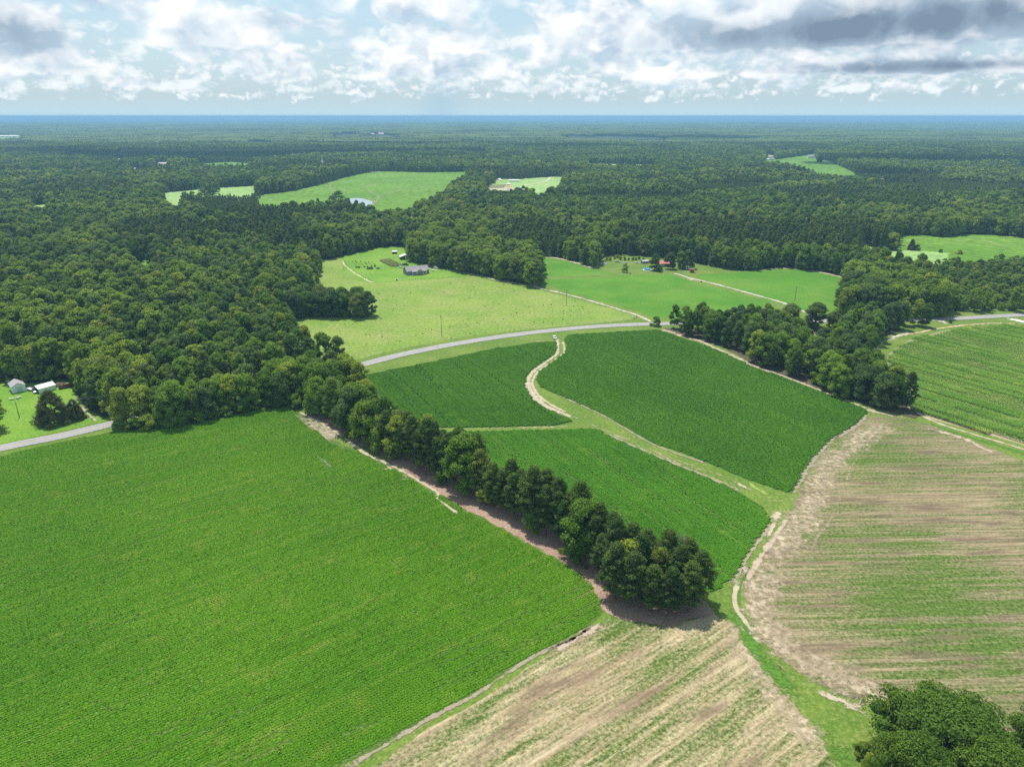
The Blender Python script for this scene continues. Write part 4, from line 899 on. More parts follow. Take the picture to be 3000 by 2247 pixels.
# 5 island of trees in the pasture
isl = fill(G([(848, 934), (1090, 934), (1075, 914), (870, 902)]), 7.0, 23)
isl.sort(key=lambda p: p[0] / p[1])
for i, (x, y) in enumerate(isl): tree(rs.choice(['broad', 'dark', 'dark']), x, y, rs.uniform(15.5, 18.5), 'broadleaf tree in the tree island in the pasture, %s from the left' % nth(i), 'trees of the pasture island', 1.05, rs)
def dead_tree(u, v, h, lab):
    x, y = at(u, v); t = empty('dead_tree', (x, y, 0)); tag(t, lab, 'tree'); r = random.Random(4)
    mt = plain('dead_wood', (.20, .165, .145), .9); m = MB(); m.tube((0, 0, -.2), (.3, 0, h), .22, .05); m.build('trunk', mt, t)
    b = MB()
    for i in range(46):
        z = h * r.uniform(.35, 1); a = r.uniform(0, 6.28); L = (h * 1.05 - z) * .35 + 1.2; e = Vector((math.cos(a) * L, math.sin(a) * L, z + L * .5)); b.tube((0, 0, z), e, .07, .025, 4)
        for j in range(5):
            q = e * r.uniform(.6, 1) + Vector((0, 0, z)) * 0; q.z = z + (e.z - z) * r.uniform(.5, 1); b.tube(q, q + Vector((r.uniform(-1, 1), r.uniform(-1, 1), r.uniform(0, 1))), .03, .015, 4)
    b.build('crown', mt, t)
dead_tree(1990, 1712, 14.5, 'leafless grey tree rising from the end clump of the hedgerow')

# ------------------------------------------------------------------ the forest: one object
NEARP = G([(-900, 1800), (-900, 1200), (-300, 1135)] + [(0, 1117), (60, 1122), (110, 1124), (180, 1107), (214, 1124), (262, 1180), (322, 1220), (560, 1180), (1010, 1078), (935, 1075), (880, 1030), (838, 950), (850, 935), (835, 915), (930, 830), (940, 765), (1000, 752), (1100, 727), (1194, 719), (1208, 768), (1260, 780), (1430, 812), (1520, 833), (1576, 845), (1580, 812), (1562, 752), (1633, 755), (1705, 772), (1745, 787), (1756, 762), (1780, 748), (1900, 752), (1990, 760), (2040, 772), (2100, 785), (2172, 795), (2289, 783), (2407, 796), (2506, 820), (2484, 848), (2470, 884), (2455, 930), (2755, 930), (2790, 915), (3300, 908), (3900, 900), (3900, 2600), (-900, 2600)])
LOWP = G([(2470, 760), (2600, 770), (2720, 745), (3000, 735), (3400, 738), (3400, 905), (2790, 912), (2745, 880), (2690, 820), (2560, 800)])
PINEP = [G(px('A', 1180, 720, 1350, 640, 1500, 618, 1700, 640, 1950, 680, 2120, 700, 1800, 765, 1350, 780)), G(px('C', 1280, 560, 1700, 545, 2300, 570, 2300, 620, 1700, 640, 1300, 600)), G(px('C', 100, 560, 500, 560, 640, 600, 300, 640, 0, 620)),
         G(px('B', 1250, 640, 1700, 640, 2300, 640, 2212, 700, 1600, 690, 1250, 680)), G(px('A', 480, 350, 820, 330, 2212, 310, 2300, 350, 1650, 400, 1000, 390, 700, 420)), G(px('C', 830, 460, 1300, 480, 1700, 480, 1650, 530, 1100, 540, 850, 520))]
def forest():
    near_r, far_r = 0, 3300; X = []; Y = []
    for d0, d1, sp in ((230, 1300, 5.7), (1300, 3300, 7.6)):
        ys = np.arange(d0 if d0 > 230 else 230, d1, sp * .9); xs = np.arange(-d1 * .80 - 80, d1 * .80 + 80, sp)
        A, B = np.meshgrid(xs, ys); A = A + (np.arange(len(ys)) % 2)[:, None] * sp / 2
        A = A + RNG.uniform(-.38, .38, A.shape) * sp; B = B + RNG.uniform(-.38, .38, B.shape) * sp
        k = np.abs(A) < B * .765 + 70; X.append(A[k]); Y.append(B[k])
    X = np.concatenate(X); Y = np.concatenate(Y)
    k = ~inside(NEARP, X, Y); X, Y = X[k], Y[k]
    low = inside(LOWP, X, Y)
    ok = np.ones(len(X), bool)
    for poly, th in CLEAR:
        P = np.array(poly); mx = P.max(0) + 5; mn = P.min(0) * (1 - th / H) - 5; mn = np.minimum(mn, P.min(0) - 5); mx = np.maximum(mx, mx)
        c = np.where(ok & (X > min(mn[0], P[:, 0].min() - 5)) & (X < max(mx[0], P[:, 0].max() * (1 - th / H) + 5)) & (Y > mn[1]) & (Y < mx[1]))[0]
        kk = 1 / (1 - th / H)
        for f in np.linspace(1, kk, 5):
            if len(c) == 0: break
            hit = inside(poly, X[c] * f, Y[c] * f); ok[c[hit]] = False; c = c[~hit]
    X, Y, low = X[ok], Y[ok], low[ok]
    pine = np.zeros(len(X), bool)
    for p in PINEP: pine |= inside(p, X, Y)
    d = np.hypot(X, Y); stand = vnoise(X, Y, 210, 5) * .6 + vnoise(X, Y, 70, 6) * .4; r = RNG.random(len(X))
    pine2 = (stand > .64) & (d > 650)
    lightz = (vnoise(X, Y, 150, 9) * .7 + vnoise(X, Y, 50, 10) * .3 > .57)
    typ = np.where(r < .50, 0, np.where(r < .78, 1, np.where(r < .90, 2, 3)))      # broad dark light pine
    typ = np.where(lightz & (r < .6), 2, typ); typ = np.where(low, np.where(r < .6, 2, 0), typ); typ = np.where(pine2 & (r < .9), 3, typ); typ = np.where(pine, 3, typ)
    hh = RNG.normal(15.5, 3.5, len(X)) + 4.5 * (vnoise(X, Y, 90, 8) - .5); hh = np.where(pine, RNG.normal(11.5, .9, len(X)), hh)
    hh = np.clip(hh, 8, 22); hh = np.where(low, RNG.uniform(3.0, 7.5, len(X)), hh)
    hh = np.where((Y < 640) & (Y > 500) & (X > -90) & (X < 30), RNG.normal(19, 1.5, len(X)), hh)
    rn = inside(G([(2440, 940), (2760, 940), (2790, 905), (2640, 850), (2500, 830), (2440, 880)]), X, Y); hh = np.where(rn, RNG.uniform(17, 22, len(X)), hh)
    for x, y in rest:
        X = np.append(X, x); Y = np.append(Y, y); typ = np.append(typ, int(RNG.integers(0, 2))); hh = np.append(hh, RNG.uniform(14, 17)); low = np.append(low, False); pine = np.append(pine, False)
    d = np.hypot(X, Y)
    mats = [('b', LEAF, 'broad', 17, 4.1), ('d', LEAFD, 'broad', 16, 4.3), ('l', LEAFY, 'broad', 15, 3.9), ('p', PINE, 'pine', 18, 3.4)]
    protos = []; base_h = []
    for lod, (nc, sz, nl) in enumerate(((5200, .33, 40), (1300, .60, 24))):
        for t, (nm, mt, kd, h, w) in enumerate(mats):
            for v in range(3):
                protos.append(crown_mesh('forest_crown', mt, 100 + lod * 50 + t * 10 + v, h, w * 1.05, kd, nc, sz, nl, .08)); base_h.append(h)
    lod = (d > 1050).astype(int); idx = lod * 12 + typ * 3 + RNG.integers(0, 3, len(X)); bh = np.array(base_h)[idx]
    s = hh / bh; wd = s * RNG.uniform(.85, 1.2, len(X)) * np.where(d > 1300, 1.18, 1.0); wd = np.where(pine, wd * .8 + .12, wd); wd = np.where(low, wd * 1.5, wd)
    o = instancer('forest', np.stack([X, Y, np.where(low, -.3, 0)], 1), RNG.uniform(0, 6.28, len(X)), np.stack([wd, wd, s], 1), idx, protos)
    tag(o, 'unbroken mixed forest of broadleaf and pine reaching to the horizon', 'forest', kind='stuff')
    print('forest trees', len(X))
forest()
def far_forest():
    """beyond 3.3 km: 60 m squares of canopy, each a few dozen crowns, standing on the relief"""
    mt = []
    for nm, a, b, c in (('far_leaf', (.050, .105, .030), (.115, .195, .045), (.17, .24, .06)),):
        mt.append(foliage(nm, a, b, c, trans=.1, world=True, nscale=.0016, locw=1.2))
    protos = []
    for v in range(5):
        rng = np.random.default_rng(500 + v); V = []; F = []; T = []
        for i in range(8):
            for j in range(8):
                x = (i - 3.5) * 7.6 + rng.uniform(-2.4, 2.4); y = (j - 3.5) * 7.6 + rng.uniform(-2.4, 2.4); r = rng.uniform(4, 6); h = rng.uniform(12, 19)
                q = ico_v * np.array([r, r, r * 1.15]) * rng.uniform(.75, 1.15, (len(ico_v), 1)) + np.array([x, y, h - r]); F.append(ico_f + len(ico_v) * (i * 8 + j)); V.append(q); T.append(np.full(len(q), rng.uniform(0, 1)))
        protos.append(quads_mesh('far_canopy', np.concatenate(V), np.concatenate(F), mt[0], np.concatenate(T)))
    X = []; Y = []
    ys = np.arange(3300, 13500, 58); xs = np.arange(-11000, 11000, 58); A, B = np.meshgrid(xs, ys); k = np.abs(A) < B * .765 + 90; X, Y = A[k], B[k]
    X = X + RNG.uniform(-6, 6, len(X)); Y = Y + RNG.uniform(-6, 6, len(Y)); ok = np.ones(len(X), bool)
    for poly, th in CLEAR:
        if max(p[1] for p in poly) < 3000: continue
        for f in (1, 1.04, 1.08, 1.12):
            for dx, dy in ((0, 0), (22, 0), (-22, 0), (0, 25), (0, -25)): ok &= ~inside(poly, (X + dx) * f, (Y + dy) * f)
    gap = (vnoise(X, Y, 420, 31) > .90) & (vnoise(X, Y, 130, 32) > .4); ok &= ~gap
    X, Y = X[ok], Y[ok]; n = len(X); hz = RNG.uniform(.8, 1.25, n) * (.8 + .5 * vnoise(X, Y, 350, 33))
    o = instancer('distant_forest', np.stack([X, Y, relief(X, Y) - 1], 1), RNG.integers(0, 4, n) * math.pi / 2, np.stack([np.ones(n), np.ones(n), hz], 1), RNG.integers(0, 5, n), protos)
    tag(o, 'blue green band of distant woods below the horizon', 'forest', kind='stuff'); print('far patches', n)
far_forest()

# ------------------------------------------------------------------ air
def haze():
    m = bpy.data.materials.new('haze'); m.use_nodes = True; N = NT(m.node_tree); N.n.clear()
    v = N.node('ShaderNodeVolumePrincipled'); v.inputs['Color'].default_value = (.33, .60, .90, 1); v.inputs['Density'].default_value = 1 / 8800; v.inputs['Anisotropy'].default_value = 0
    o = N.node('ShaderNodeOutputMaterial'); N.l.new(v.outputs[0], o.inputs['Volume'])
    b = MB(); b.box(0, 20200, 49, 90000, 43000, 158); ob = b.build('haze', m); tag(ob, kind='stuff')
haze()
# ------------------------------------------------------------------ buildings, vehicles and yard things
P_ = {}
def pm(name, col, **k):
    if name not in P_: P_[name] = plain(name, col, **k)
    return P_[name]
WHITE = pm('white_paint', (.80, .80, .78), var=.05, rough=.45); GLASS = pm('window_glass', (.02, .025, .03), rough=.08, var=0, spec=.8)
DARKT = pm('tyre_rubber', (.02, .02, .02), rough=.9); STEEL = pm('galvanised_steel', (.62, .64, .66), metal=.3, rough=.4, var=.08)
WOODP = pm('pole_wood', (.17, .135, .10), rough=.9, var=.3, scale=3); CREAM = pm('cream_trim', (.80, .77, .70), var=.05)
def roof_mb(L, W, z0, rise, ov=.35, th=.16, axis='x'):
    m = MB(); a, l = W / 2 + ov, L / 2 + ov; zz = z0 - ov * rise / (W / 2)
    prof = [(-a, zz), (0, z0 + rise), (a, zz), (a, zz + th), (0, z0 + rise + th), (-a, zz + th)]
    # profile runs across the ridge; extruded along it
    return m.prism(prof, -l, l, 'y' if axis == 'x' else 'x')
def wall_mb(L, W, h, rise, axis='x'):
    m = MB(); m.box(0, 0, h / 2 - .1, L, W, h + .2)
    if axis == 'x': m.prism([(-W / 2, h), (W / 2, h), (0, h + rise)], -L / 2, L / 2, 'y')
    else: m.prism([(-L / 2, h), (L / 2, h), (0, h + rise)], -W / 2, W / 2, 'x')
    return m
def building(name, label, cat, pos, rz, L, W, h, rise, wm, rm, axis='x', wins=(), doors=(), group=None, ov=.35):
    """gabled building; its front is the local -y side; wins/doors: (x, z, w, h) on the front"""
    t = empty(name, (pos[0], pos[1], .12), rz); tag(t, label, cat, group)
    wall_mb(L, W, h, rise, axis).build('wall', wm, t)
    roof_mb(L if axis == 'x' else W, W if axis == 'x' else L, h, rise, ov, .16, axis).build('roof', rm, t)
    for x, z, w, hh in wins:
        m = MB()
        m.box(x, -W / 2 - .03, z, w, .08, hh); f = m.build('window', CREAM, t)
        MB().box(x, -W / 2 - .075, z, w - .28, .03, hh - .28).build('pane', GLASS, f)
    for x, z, w, hh, mt in doors: MB().box(x, -W / 2 - .05, z, w, .1, hh).build('door', mt, t)
    return t
def front_pos(p, q, W):
    a, b = at(*p), at(*q); ang = math.atan2(b[1] - a[1], b[0] - a[0]); L = math.hypot(b[0] - a[0], b[1] - a[1])
    return ((a[0] + b[0]) / 2 - math.sin(ang) * W / 2, (a[1] + b[1]) / 2 + math.cos(ang) * W / 2), ang, L
def main_house():
    W = 10.0; pos, rz, L = front_pos((1193, 807.8), (1257.5, 801.4), W)
    wm = pm('blue_grey_siding', (.21, .25, .28), var=.08, scale=3); rm = pm('taupe_shingles', (.285, .262, .262), var=.12, scale=2, rough=.9)
    t = building('farmhouse', 'blue grey farmhouse with taupe roof and gabled front porch', 'house', pos, rz, L, W, 3.2, 2.9, wm, rm, 'x',
                 wins=[(-L / 2 + 2.2, 1.9, 1.3, 1.9), (L / 2 - 1.8, 1.9, 1.3, 1.9), (-3.2, 1.9, 1.0, 1.5), (2.2, 1.9, 1.0, 1.5), (4.4, 1.9, 1.0, 1.5)], doors=[(-.4, 1.45, 1.1, 2.2, WHITE)])
    MB().box(0, 0, .12, L + .15, W + .15, .5).build('foundation', pm('tan_block', (.42, .34, .25)), t)
    y0 = -W / 2; x0, x1 = -5.6, 6.4; d = 2.4
    MB().box((x0 + x1) / 2, y0 - d / 2 - .1, .42, x1 - x0, d, .22).build('porch_deck', pm('deck_boards', (.30, .24, .19), scale=3), t)
    m = MB(); m.prism([(y0 - d - .4, 2.75), (y0 + 1.2, 4.05), (y0 + 1.2, 4.2), (y0 - d - .4, 2.92)], x0 - .3, x1 + .3, 'y'); m.build('porch_roof', rm, t)
    m = MB(); cx = .6; m.prism([(cx - 3.4, 2.9), (cx, 4.95), (cx + 3.4, 2.9), (cx + 3.4, 3.06), (cx, 5.12), (cx - 3.4, 3.06)], y0 - d - .7, y0 + 3.2, 'x'); m.build('porch_gable', rm, t)
    MB().prism([(cx - 2.9, 2.95), (cx + 2.9, 2.95), (cx, 4.75)], y0 - d - .1, y0 + 2.5, 'x').build('gable_face', wm, t)
    m = MB(); yy = y0 - d - .62
    m.box(cx, yy, 2.92, 6.2, .2, .3); m.tube((cx, yy, 2.95), (cx, yy, 4.9), .16, n=4)
    for s in (-1, 1): m.tube((cx + s * 3.1, yy, 2.95), (cx, yy, 4.9), .17, n=4); m.tube((cx, yy, 3.1), (cx + s * 1.5, yy, 3.9), .09, n=4)
    m.build('gable_truss', CREAM, t)
    for x in (x0 + .1, -2.3, 3.5, x1 - .1): MB().box(x, y0 - d, 1.65, .32, .32, 2.4).build('porch_column', CREAM, t)
    m = MB(); m.box((x0 + x1) / 2, y0 - d, 1.3, x1 - x0, .08, .1); m.box((x0 + x1) / 2, y0 - d, .66, x1 - x0, .08, .1); m.box((x0 + x1) / 2, y0 - d - .06, .42, x1 - x0, .05, .3)
    for i in range(25): m.box(x0 + (x1 - x0) * i / 24, y0 - d, .98, .05, .05, .6)
    m.build('railing', CREAM, t)
    f = MB().box(-L / 2 - .04, 0, 1.9, .08, 1.0, 1.4).build('window', CREAM, t); MB().box(-L / 2 - .09, 0, 1.9, .03, .75, 1.15).build('pane', GLASS, f)
    m = MB(); m.box(-L / 2 - .03, -3.6, 3.6, .06, .18, 1.6, rx=rad(-58)); m.build('gable_trim', CREAM, t)
main_house()
LG = pm('pale_green_metal', (.80, .86, .86), var=.05, scale=.8, rough=.5); GSH = pm('grey_shingles', (.36, .34, .345), var=.15, scale=2)
pos, rz, L = front_pos((38.9, 1153.5), (77.3, 1145.3), 7.6)
building('garage', 'pale green garage with grey shingle roof on the left lawn', 'garage', pos, rz, L, 7.6, 3.0, 1.5, LG, GSH, 'y', doors=[(.2, 1.35, 2.2, 2.5, pm('pale_door', (.50, .60, .55)))])
def carport():
    pos, rz, L = front_pos((118.5, 1153.5), (162.5, 1141.5), 6.2)
    t = empty('carport', (pos[0], pos[1], .1), rz); tag(t, 'white metal carport with low gable roof and dark back slope', 'carport')
    L = 7.4; W = 6.2; h = 2.3
    MB().box(0, -W / 2, h / 2, L, .08, h).build('front_panel', LG, t); MB().box(0, W / 2, h / 2, L, .08, h).build('back_panel', LG, t)
    m = MB()
    for x in (-L / 2, 0, L / 2):
        for y in (-W / 2 + .1, W / 2 - .1): m.box(x, y, h / 2, .1, .1, h)
    m.build('frame', STEEL, t)
    m = MB(); m.prism([(-W / 2 - .2, h - .05), (0, h + 1.0), (0, h + 1.08), (-W / 2 - .2, h + .04)], -L / 2 - .2, L / 2 + .2, 'y'); m.build('roof', WHITE, t)
    m = MB(); m.prism([(0.02, h + 1.0), (W / 2 + .2, h - .05), (W / 2 + .2, h + .04), (0.02, h + 1.08)], -L / 2 - .2, L / 2 + .2, 'y'); m.build('back_roof', pm('dark_roof_sheet', (.16, .16, .18)), t)
    MB().box(0, 0, .03, L, W, .1).build('floor_slab', pm('slab', (.35, .28, .22)), t)
carport()
def vehicle(kind, name, label, u, v, head, col, cat=None):
    """head is a second image point the nose points at; kinds: sedan, suv, pickup"""
    x, y = at(u, v); rz = direction((u, v), head)
    t = empty(name, (x, y, .16), rz); tag(t, label, cat or 'car')
    paint = pm('paint_' + '_'.join('%02d' % int(c * 99) for c in col), col, rough=.25, var=.03, spec=.6)
    Lh = {'sedan': 2.35, 'suv': 2.35, 'pickup': 2.8}[kind]; w = .92; zb = .38
    zt = {'sedan': .98, 'suv': 1.08, 'pickup': 1.12}[kind]
    body = [(-Lh, zb), (-Lh - .02, zt - .25), (-Lh + .12, zt - .03), (Lh - .5, zt - .1), (Lh - .08, zt - .28), (Lh, zb + .1), (Lh - .1, zb)]
    if kind == 'pickup': body = [(-Lh, zb), (-Lh, zt), (-Lh + .1, zt), (-Lh + .1, .72), (-.75, .72), (-.7, zt), (Lh - .4, zt - .08), (Lh - .05, zt - .25), (Lh, zb + .1), (Lh - .1, zb)]
    m = MB().prism(body, -w, w, 'x')
    if kind == 'pickup':
        for s in (-1, 1): m.box(-Lh / 2 - .35, s * (w - .04), .92, Lh - .7, .08, .38)
    bo = m.build('body', paint, t)
    cab = {'sedan': (-1.75, -.95, .55, 1.35, 1.46), 'suv': (-2.25, -1.95, .65, 1.35, 1.72), 'pickup': (-.72, -.55, .85, 1.5, 1.80)}[kind]
    a, b, c, d, zr = cab; zt2 = zt - .06
    m = MB(); q = .14
    V = [(a, -w + .05, zt2), (d, -w + .05, zt2), (d, w - .05, zt2), (a, w - .05, zt2), (b + .05, -w + q + .04, zr - .05), (c - .03, -w + q + .04, zr - .05), (c - .03, w - q - .04, zr - .05), (b + .05, w - q - .04, zr - .05)]
    m.add(V, [(0, 1, 5, 4), (1, 2, 6, 5), (2, 3, 7, 6), (3, 0, 4, 7), (4, 5, 6, 7)]); m.build('window', GLASS, t)
    m = MB(); m.box((b + c) / 2, 0, zr - .02, c - b + .02, 2 * (w - q), .07)
    for s in (-1, 1):
        m.tube((a, s * (w - .06), zt2), (b, s * (w - q - .03), zr), .05, n=4); m.tube((d, s * (w - .06), zt2), (c, s * (w - q - .03), zr), .05, n=4); m.tube(((a + d) / 2, s * (w - .05), zt2), ((b + c) / 2, s * (w - q - .02), zr), .05, n=4)
    m.build('roof', paint, t)
    for sx in (-1, 1):
        for sy in (-1, 1):
            wx = sx * Lh * .62; MB().tube((wx, sy * (w - .2), .33), (wx, sy * (w + .03), .33), .34, n=14).build('wheel', DARKT, t)
    for sy in (-1, 1): MB().box(Lh - .1, sy * .68, zt - .35, .14, .34, .16).build('headlight', pm('lamp_glass', (.75, .78, .8), rough=.15), t)
    return t
SILV = (.42, .43, .45); BLK = (.03, .03, .035); WHT = (.82, .82, .82)
vehicle('sedan', 'sedan', 'white sedan parked where the winding track meets the road', 1625, 992, (1631, 1002), WHT)
vehicle('suv', 'suv', 'white car on the gravel drive right of the farmhouse', 1277, 788, (1291, 791), WHT)
vehicle('pickup', 'pickup_truck', 'dark blue pickup parked on the yard left of the farmhouse', 1084, 789.5, (1070, 790), (.03, .06, .14), 'pickup')
vehicle('sedan', 'sedan', 'small blue and white car by the kitchen garden', 1173, 784.5, (1176, 789), (.30, .42, .62))
vehicle('pickup', 'pickup_truck', 'black pickup behind the left corner of the farmhouse', 1188, 778, (1205, 779), BLK, 'pickup')
vehicle('suv', 'suv', 'dark maroon car close behind the right end of the farmhouse', 1260, 783.5, (1275, 784), (.05, .02, .02))
vehicle('pickup', 'pickup_truck', 'dark grey pickup beside the white carport', 104, 1149, (108, 1156), (.10, .11, .13), 'pickup')
vehicle('pickup', 'pickup_truck', 'rusty red pickup under the trees right of the carport', 192, 1137, (206, 1134), (.17, .05, .04), 'pickup')
vehicle('sedan', 'sedan', 'white car under the spreading trees near the red shed', 2017, 790.5, (2005, 791), WHT)
vehicle('suv', 'suv', 'grey car in the shade left of the red-roofed house', 1935, 793, (1945, 793), SILV)
vehicle('sedan', 'sedan', 'white car parked behind the hidden house in the wood', 2453, 963, (2456, 975), WHT)
vehicle('suv', 'suv', 'white car in the dark gap of the wood beside the corn', 2416, 1034, (2428, 1037), WHT)
vehicle('sedan', 'sedan', 'pale old car against the bright weeds behind the swimming pool', 1809, 769, (1820, 769.5), (.62, .62, .60))
vehicle('pickup', 'pickup_truck', 'white truck on the bare clay of the distant homestead', 1489, 556.5, (1510, 556.5), WHT, 'truck')
def trailer(label, u, v, head, deck, load=None):
    x, y = at(u, v); t = empty('trailer', (x, y, .16), direction((u, v), head)); tag(t, label, 'trailer')
    MB().box(0, 0, .62, 3.8, 1.9, .12).build('deck', deck, t)
    m = MB(); m.box(0, .95, .8, 3.8, .06, .3); m.box(0, -.95, .8, 3.8, .06, .3); m.box(-1.9, 0, .8, .06, 1.9, .3); m.tube((1.9, .6, .55), (3.1, 0, .5), .05); m.tube((1.9, -.6, .55), (3.1, 0, .5), .05); m.build('rail', STEEL, t)
    for s in (-1, 1): MB().tube((-.2, s * .98, .33), (-.2, s * 1.16, .33), .33, n=12).build('wheel', DARKT, t)
    if load:
        m = MB(); r = random.Random(2)
        for i in range(9): m.box(r.uniform(-1.5, 1.5), r.uniform(-.6, .6), .85 + r.uniform(0, .3), r.uniform(.3, .9), r.uniform(.3, .8), r.uniform(.2, .7), r.uniform(0, 3))
        m.build('load', load, t)
    return t
trailer('flat trailer loaded with dark gear beside the blue pickup', 1107, 789, (1095, 789.5), pm('grey_boards', (.32, .33, .34)), pm('dark_gear', (.05, .06, .05)))
trailer('small pale trailer behind the grey pickup', 88, 1143.5, (97, 1146), pm('pale_boards', (.55, .55, .52)))
trailer('rusty trailer behind the red pickup near the carport', 177, 1131, (190, 1129), pm('rust_boards', (.26, .12, .09)), pm('rust_gear', (.30, .16, .13)))
trailer('white trailer at the edge of the bright weeds behind the pool', 1866, 772, (1876, 772), WHITE)
def picnic(label, u, v, rz):
    x, y = at(u, v); t = empty('picnic_table', (x, y, .1), rz); tag(t, label, 'picnic table', 'picnic tables on the roadside lawn'); wd = pm('weathered_boards', (.50, .47, .43), scale=4)
    m = MB()
    for i in range(5): m.box(0, -.36 + i * .18, .76, 2.0, .165, .05)
    m.build('tabletop', wd, t)
    for s in (-1, 1): MB().box(0, s * .78, .45, 2.0, .28, .05).build('bench', wd, t)
    for s in (-1, 1):
        m = MB(); m.tube((s * .75, -.75, 0), (s * .75, -.3, .74), .05, n=4); m.tube((s * .75, .75, 0), (s * .75, .3, .74), .05, n=4); m.tube((s * .75, -.85, .42), (s * .75, .85, .42), .05, n=4); m.build('leg', wd, t)
picnic('pale picnic table standing nearer the left edge, behind the lamp pole', 34.4, 1171, rad(30)); picnic('weathered picnic table right of the other one, below the garage door', 55.2, 1167, rad(50))
BARNW = pm('dark_barn_boards', (.075, .07, .075), scale=3); WROOF = pm('white_roof_sheet', (.80, .81, .82), var=.04, rough=.4)
pos, rz, L = front_pos((1173, 762.2), (1203, 760.8), 7)
building('barn', 'dark barn with white roof beside the woods behind the farmhouse', 'barn', pos, rz, L, 7, 2.6, 1.5, BARNW, WROOF, 'y', doors=[(1.5, 1.1, 1.6, 2.1, pm('grey_door', (.3, .3, .28)))])
def shelter(label, u, v, L, W, h, rm, rz=0., back=None, name='animal_shelter'):
    x, y = at(u, v); t = empty(name, (x, y, .1), rz); tag(t, label, 'shelter')
    for sx in (-1, 1):
        for sy in (-1, 1): MB().box(sx * (L / 2 - .1), sy * (W / 2 - .1), h / 2, .12, .12, h).build('post', WOODP, t)
    m = MB(); m.prism([(-W / 2 - .25, h - .05), (W / 2 + .25, h + .45), (W / 2 + .25, h + .55), (-W / 2 - .25, h + .05)], -L / 2 - .2, L / 2 + .2, 'y'); m.build('roof', rm, t)
    MB().box(0, W / 2 - .1, h / 2, L, .06, h).build('back_wall', back or BARNW, t)
    m = MB(); m.box(-L / 2 + .1, 0, h / 2, .06, W, h); m.box(L / 2 - .1, 0, h / 2, .06, W, h); m.build('side_wall', back or BARNW, t)
shelter('small open shelter with white roof near the back of the clearing', 1156, 743.5, 4.3, 3.2, 2.0, WROOF)
def tank():
    x, y = at(1267.7, 795.2); t = empty('gas_tank', (x, y, .1), rad(-40)); tag(t, 'white cylindrical gas tank on the grass by the drive', 'tank')
    m = MB(); rs_ = [(-1.25, .12), (-1.15, .36), (-.95, .5), (.95, .5), (1.15, .36), (1.25, .12)]
    for (a, r0), (b, r1) in zip(rs_, rs_[1:]): m.tube((a, 0, .75), (b, 0, .75), r0, r1, 14)
    m.build('vessel', WHITE, t, True); MB().tube((0, 0, 1.2), (0, 0, 1.42), .16, n=10).build('valve_cap', STEEL, t)
    for s in (-1, 1): MB().box(s * .7, 0, .2, .15, .8, .4).build('foot', pm('concrete', (.4, .39, .37)), t)
tank()
def hive():
    x, y = at(1162.6, 822); t = empty('feeder_box', (x, y, .1), .2); tag(t, 'small white box with dark opening at the yard fence', 'box')
    m = MB(); m.box(0, .45, .75, 1.3, .1, 1.3); m.box(-.6, 0, .75, .1, .9, 1.3); m.box(.6, 0, .75, .1, .9, 1.3); m.box(0, 0, 1.42, 1.5, 1.1, .1); m.box(0, 0, .1, 1.3, .9, .1); m.build('shell', WHITE, t); MB().box(0, .38, .7, 1.05, .04, 1.1).build('inside', DARKT, t)
hive()
# utility poles and wires
def pole(label, u, v, h, arm=True, lamp=False, rz=0., trans=False, sand=False, guy=False):
    x, y = at(u, v); t = empty('utility_pole', (x, y, 0), rz); tag(t, label, 'utility pole')
    MB().tube((0, 0, -.3), (0, 0, h), .17, .11, 9).build('pole', WOODP, t)
    if arm:
        m = MB(); m.box(0, -.14, h - .6, 2.2, .1, .12); m.tube((-.7, -.1, h - .65), (0, -.1, h - 1.3), .03, n=4); m.tube((.7, -.1, h - .65), (0, -.1, h - 1.3), .03, n=4); m.build('crossarm', WOODP, t)
        for q in (-1, 0.01, 1): MB().tube((q, -.14, h - .54), (q, -.14, h - .3), .05, n=6).build('insulator', STEEL, t)
    if lamp: m = MB(); m.tube((0, 0, h - .3), (-.9, 0, h + .1), .04, n=5); m.box(-1.1, 0, h + .08, .7, .25, .14); m.build('lamp', STEEL, t)
    if trans: MB().tube((.0, -.36, h - 2.6), (0, -.36, h - 1.6), .24, n=10).build('transformer', STEEL, t)
    if sand: rb('pale_soil', [(u - 12, v), (u, v + 2), (u + 12, v)], 2.6, SOILT, .14)
    return (x, y, h)
pole('lamp pole leaning left on the roadside lawn', 57, 1223.5, 7.4, False, True)
PA = pole('utility pole standing in front of the large cedar', 224, 1234, 10.5, True, trans=True, rz=.4)
pole('plain pole standing in the pasture near the road', 1294, 984.5, 12, False, sand=True)
pole('pole with crossarm between the pasture and the gravel drive', 1659, 895.5, 11.3, True, rz=.3, sand=True)
pole('pole in front of the bright field above the right wood', 2328, 882, 10.4, True, rz=.4)
pole('pole beside the gravel drive near the red shed', 1995, 803.5, 9.8, False, trans=True)
PB = pole('utility pole hidden among the roadside trees', 590, 1172, 10.5, True, rz=.3)
def wire():
    t = empty('power_line', (0, 0, 0)); tag(t, 'two thin power wires running from the pole by the cedar into the wood', 'power line')
    for o in (-.9, .9):
        m = MB(); prev = None
        for i in range(17):
            f = i / 16; p = (PA[0] + (PB[0] - PA[0]) * f + o * .3, PA[1] + (PB[1] - PA[1]) * f + o, PA[2] - .3 - 1.6 * 4 * f * (1 - f))
            if prev: m.tube(prev, p, .03, n=4)
            prev = p
        m.build('wire', pm('wire_metal', (.3, .3, .3)), t)
wire()
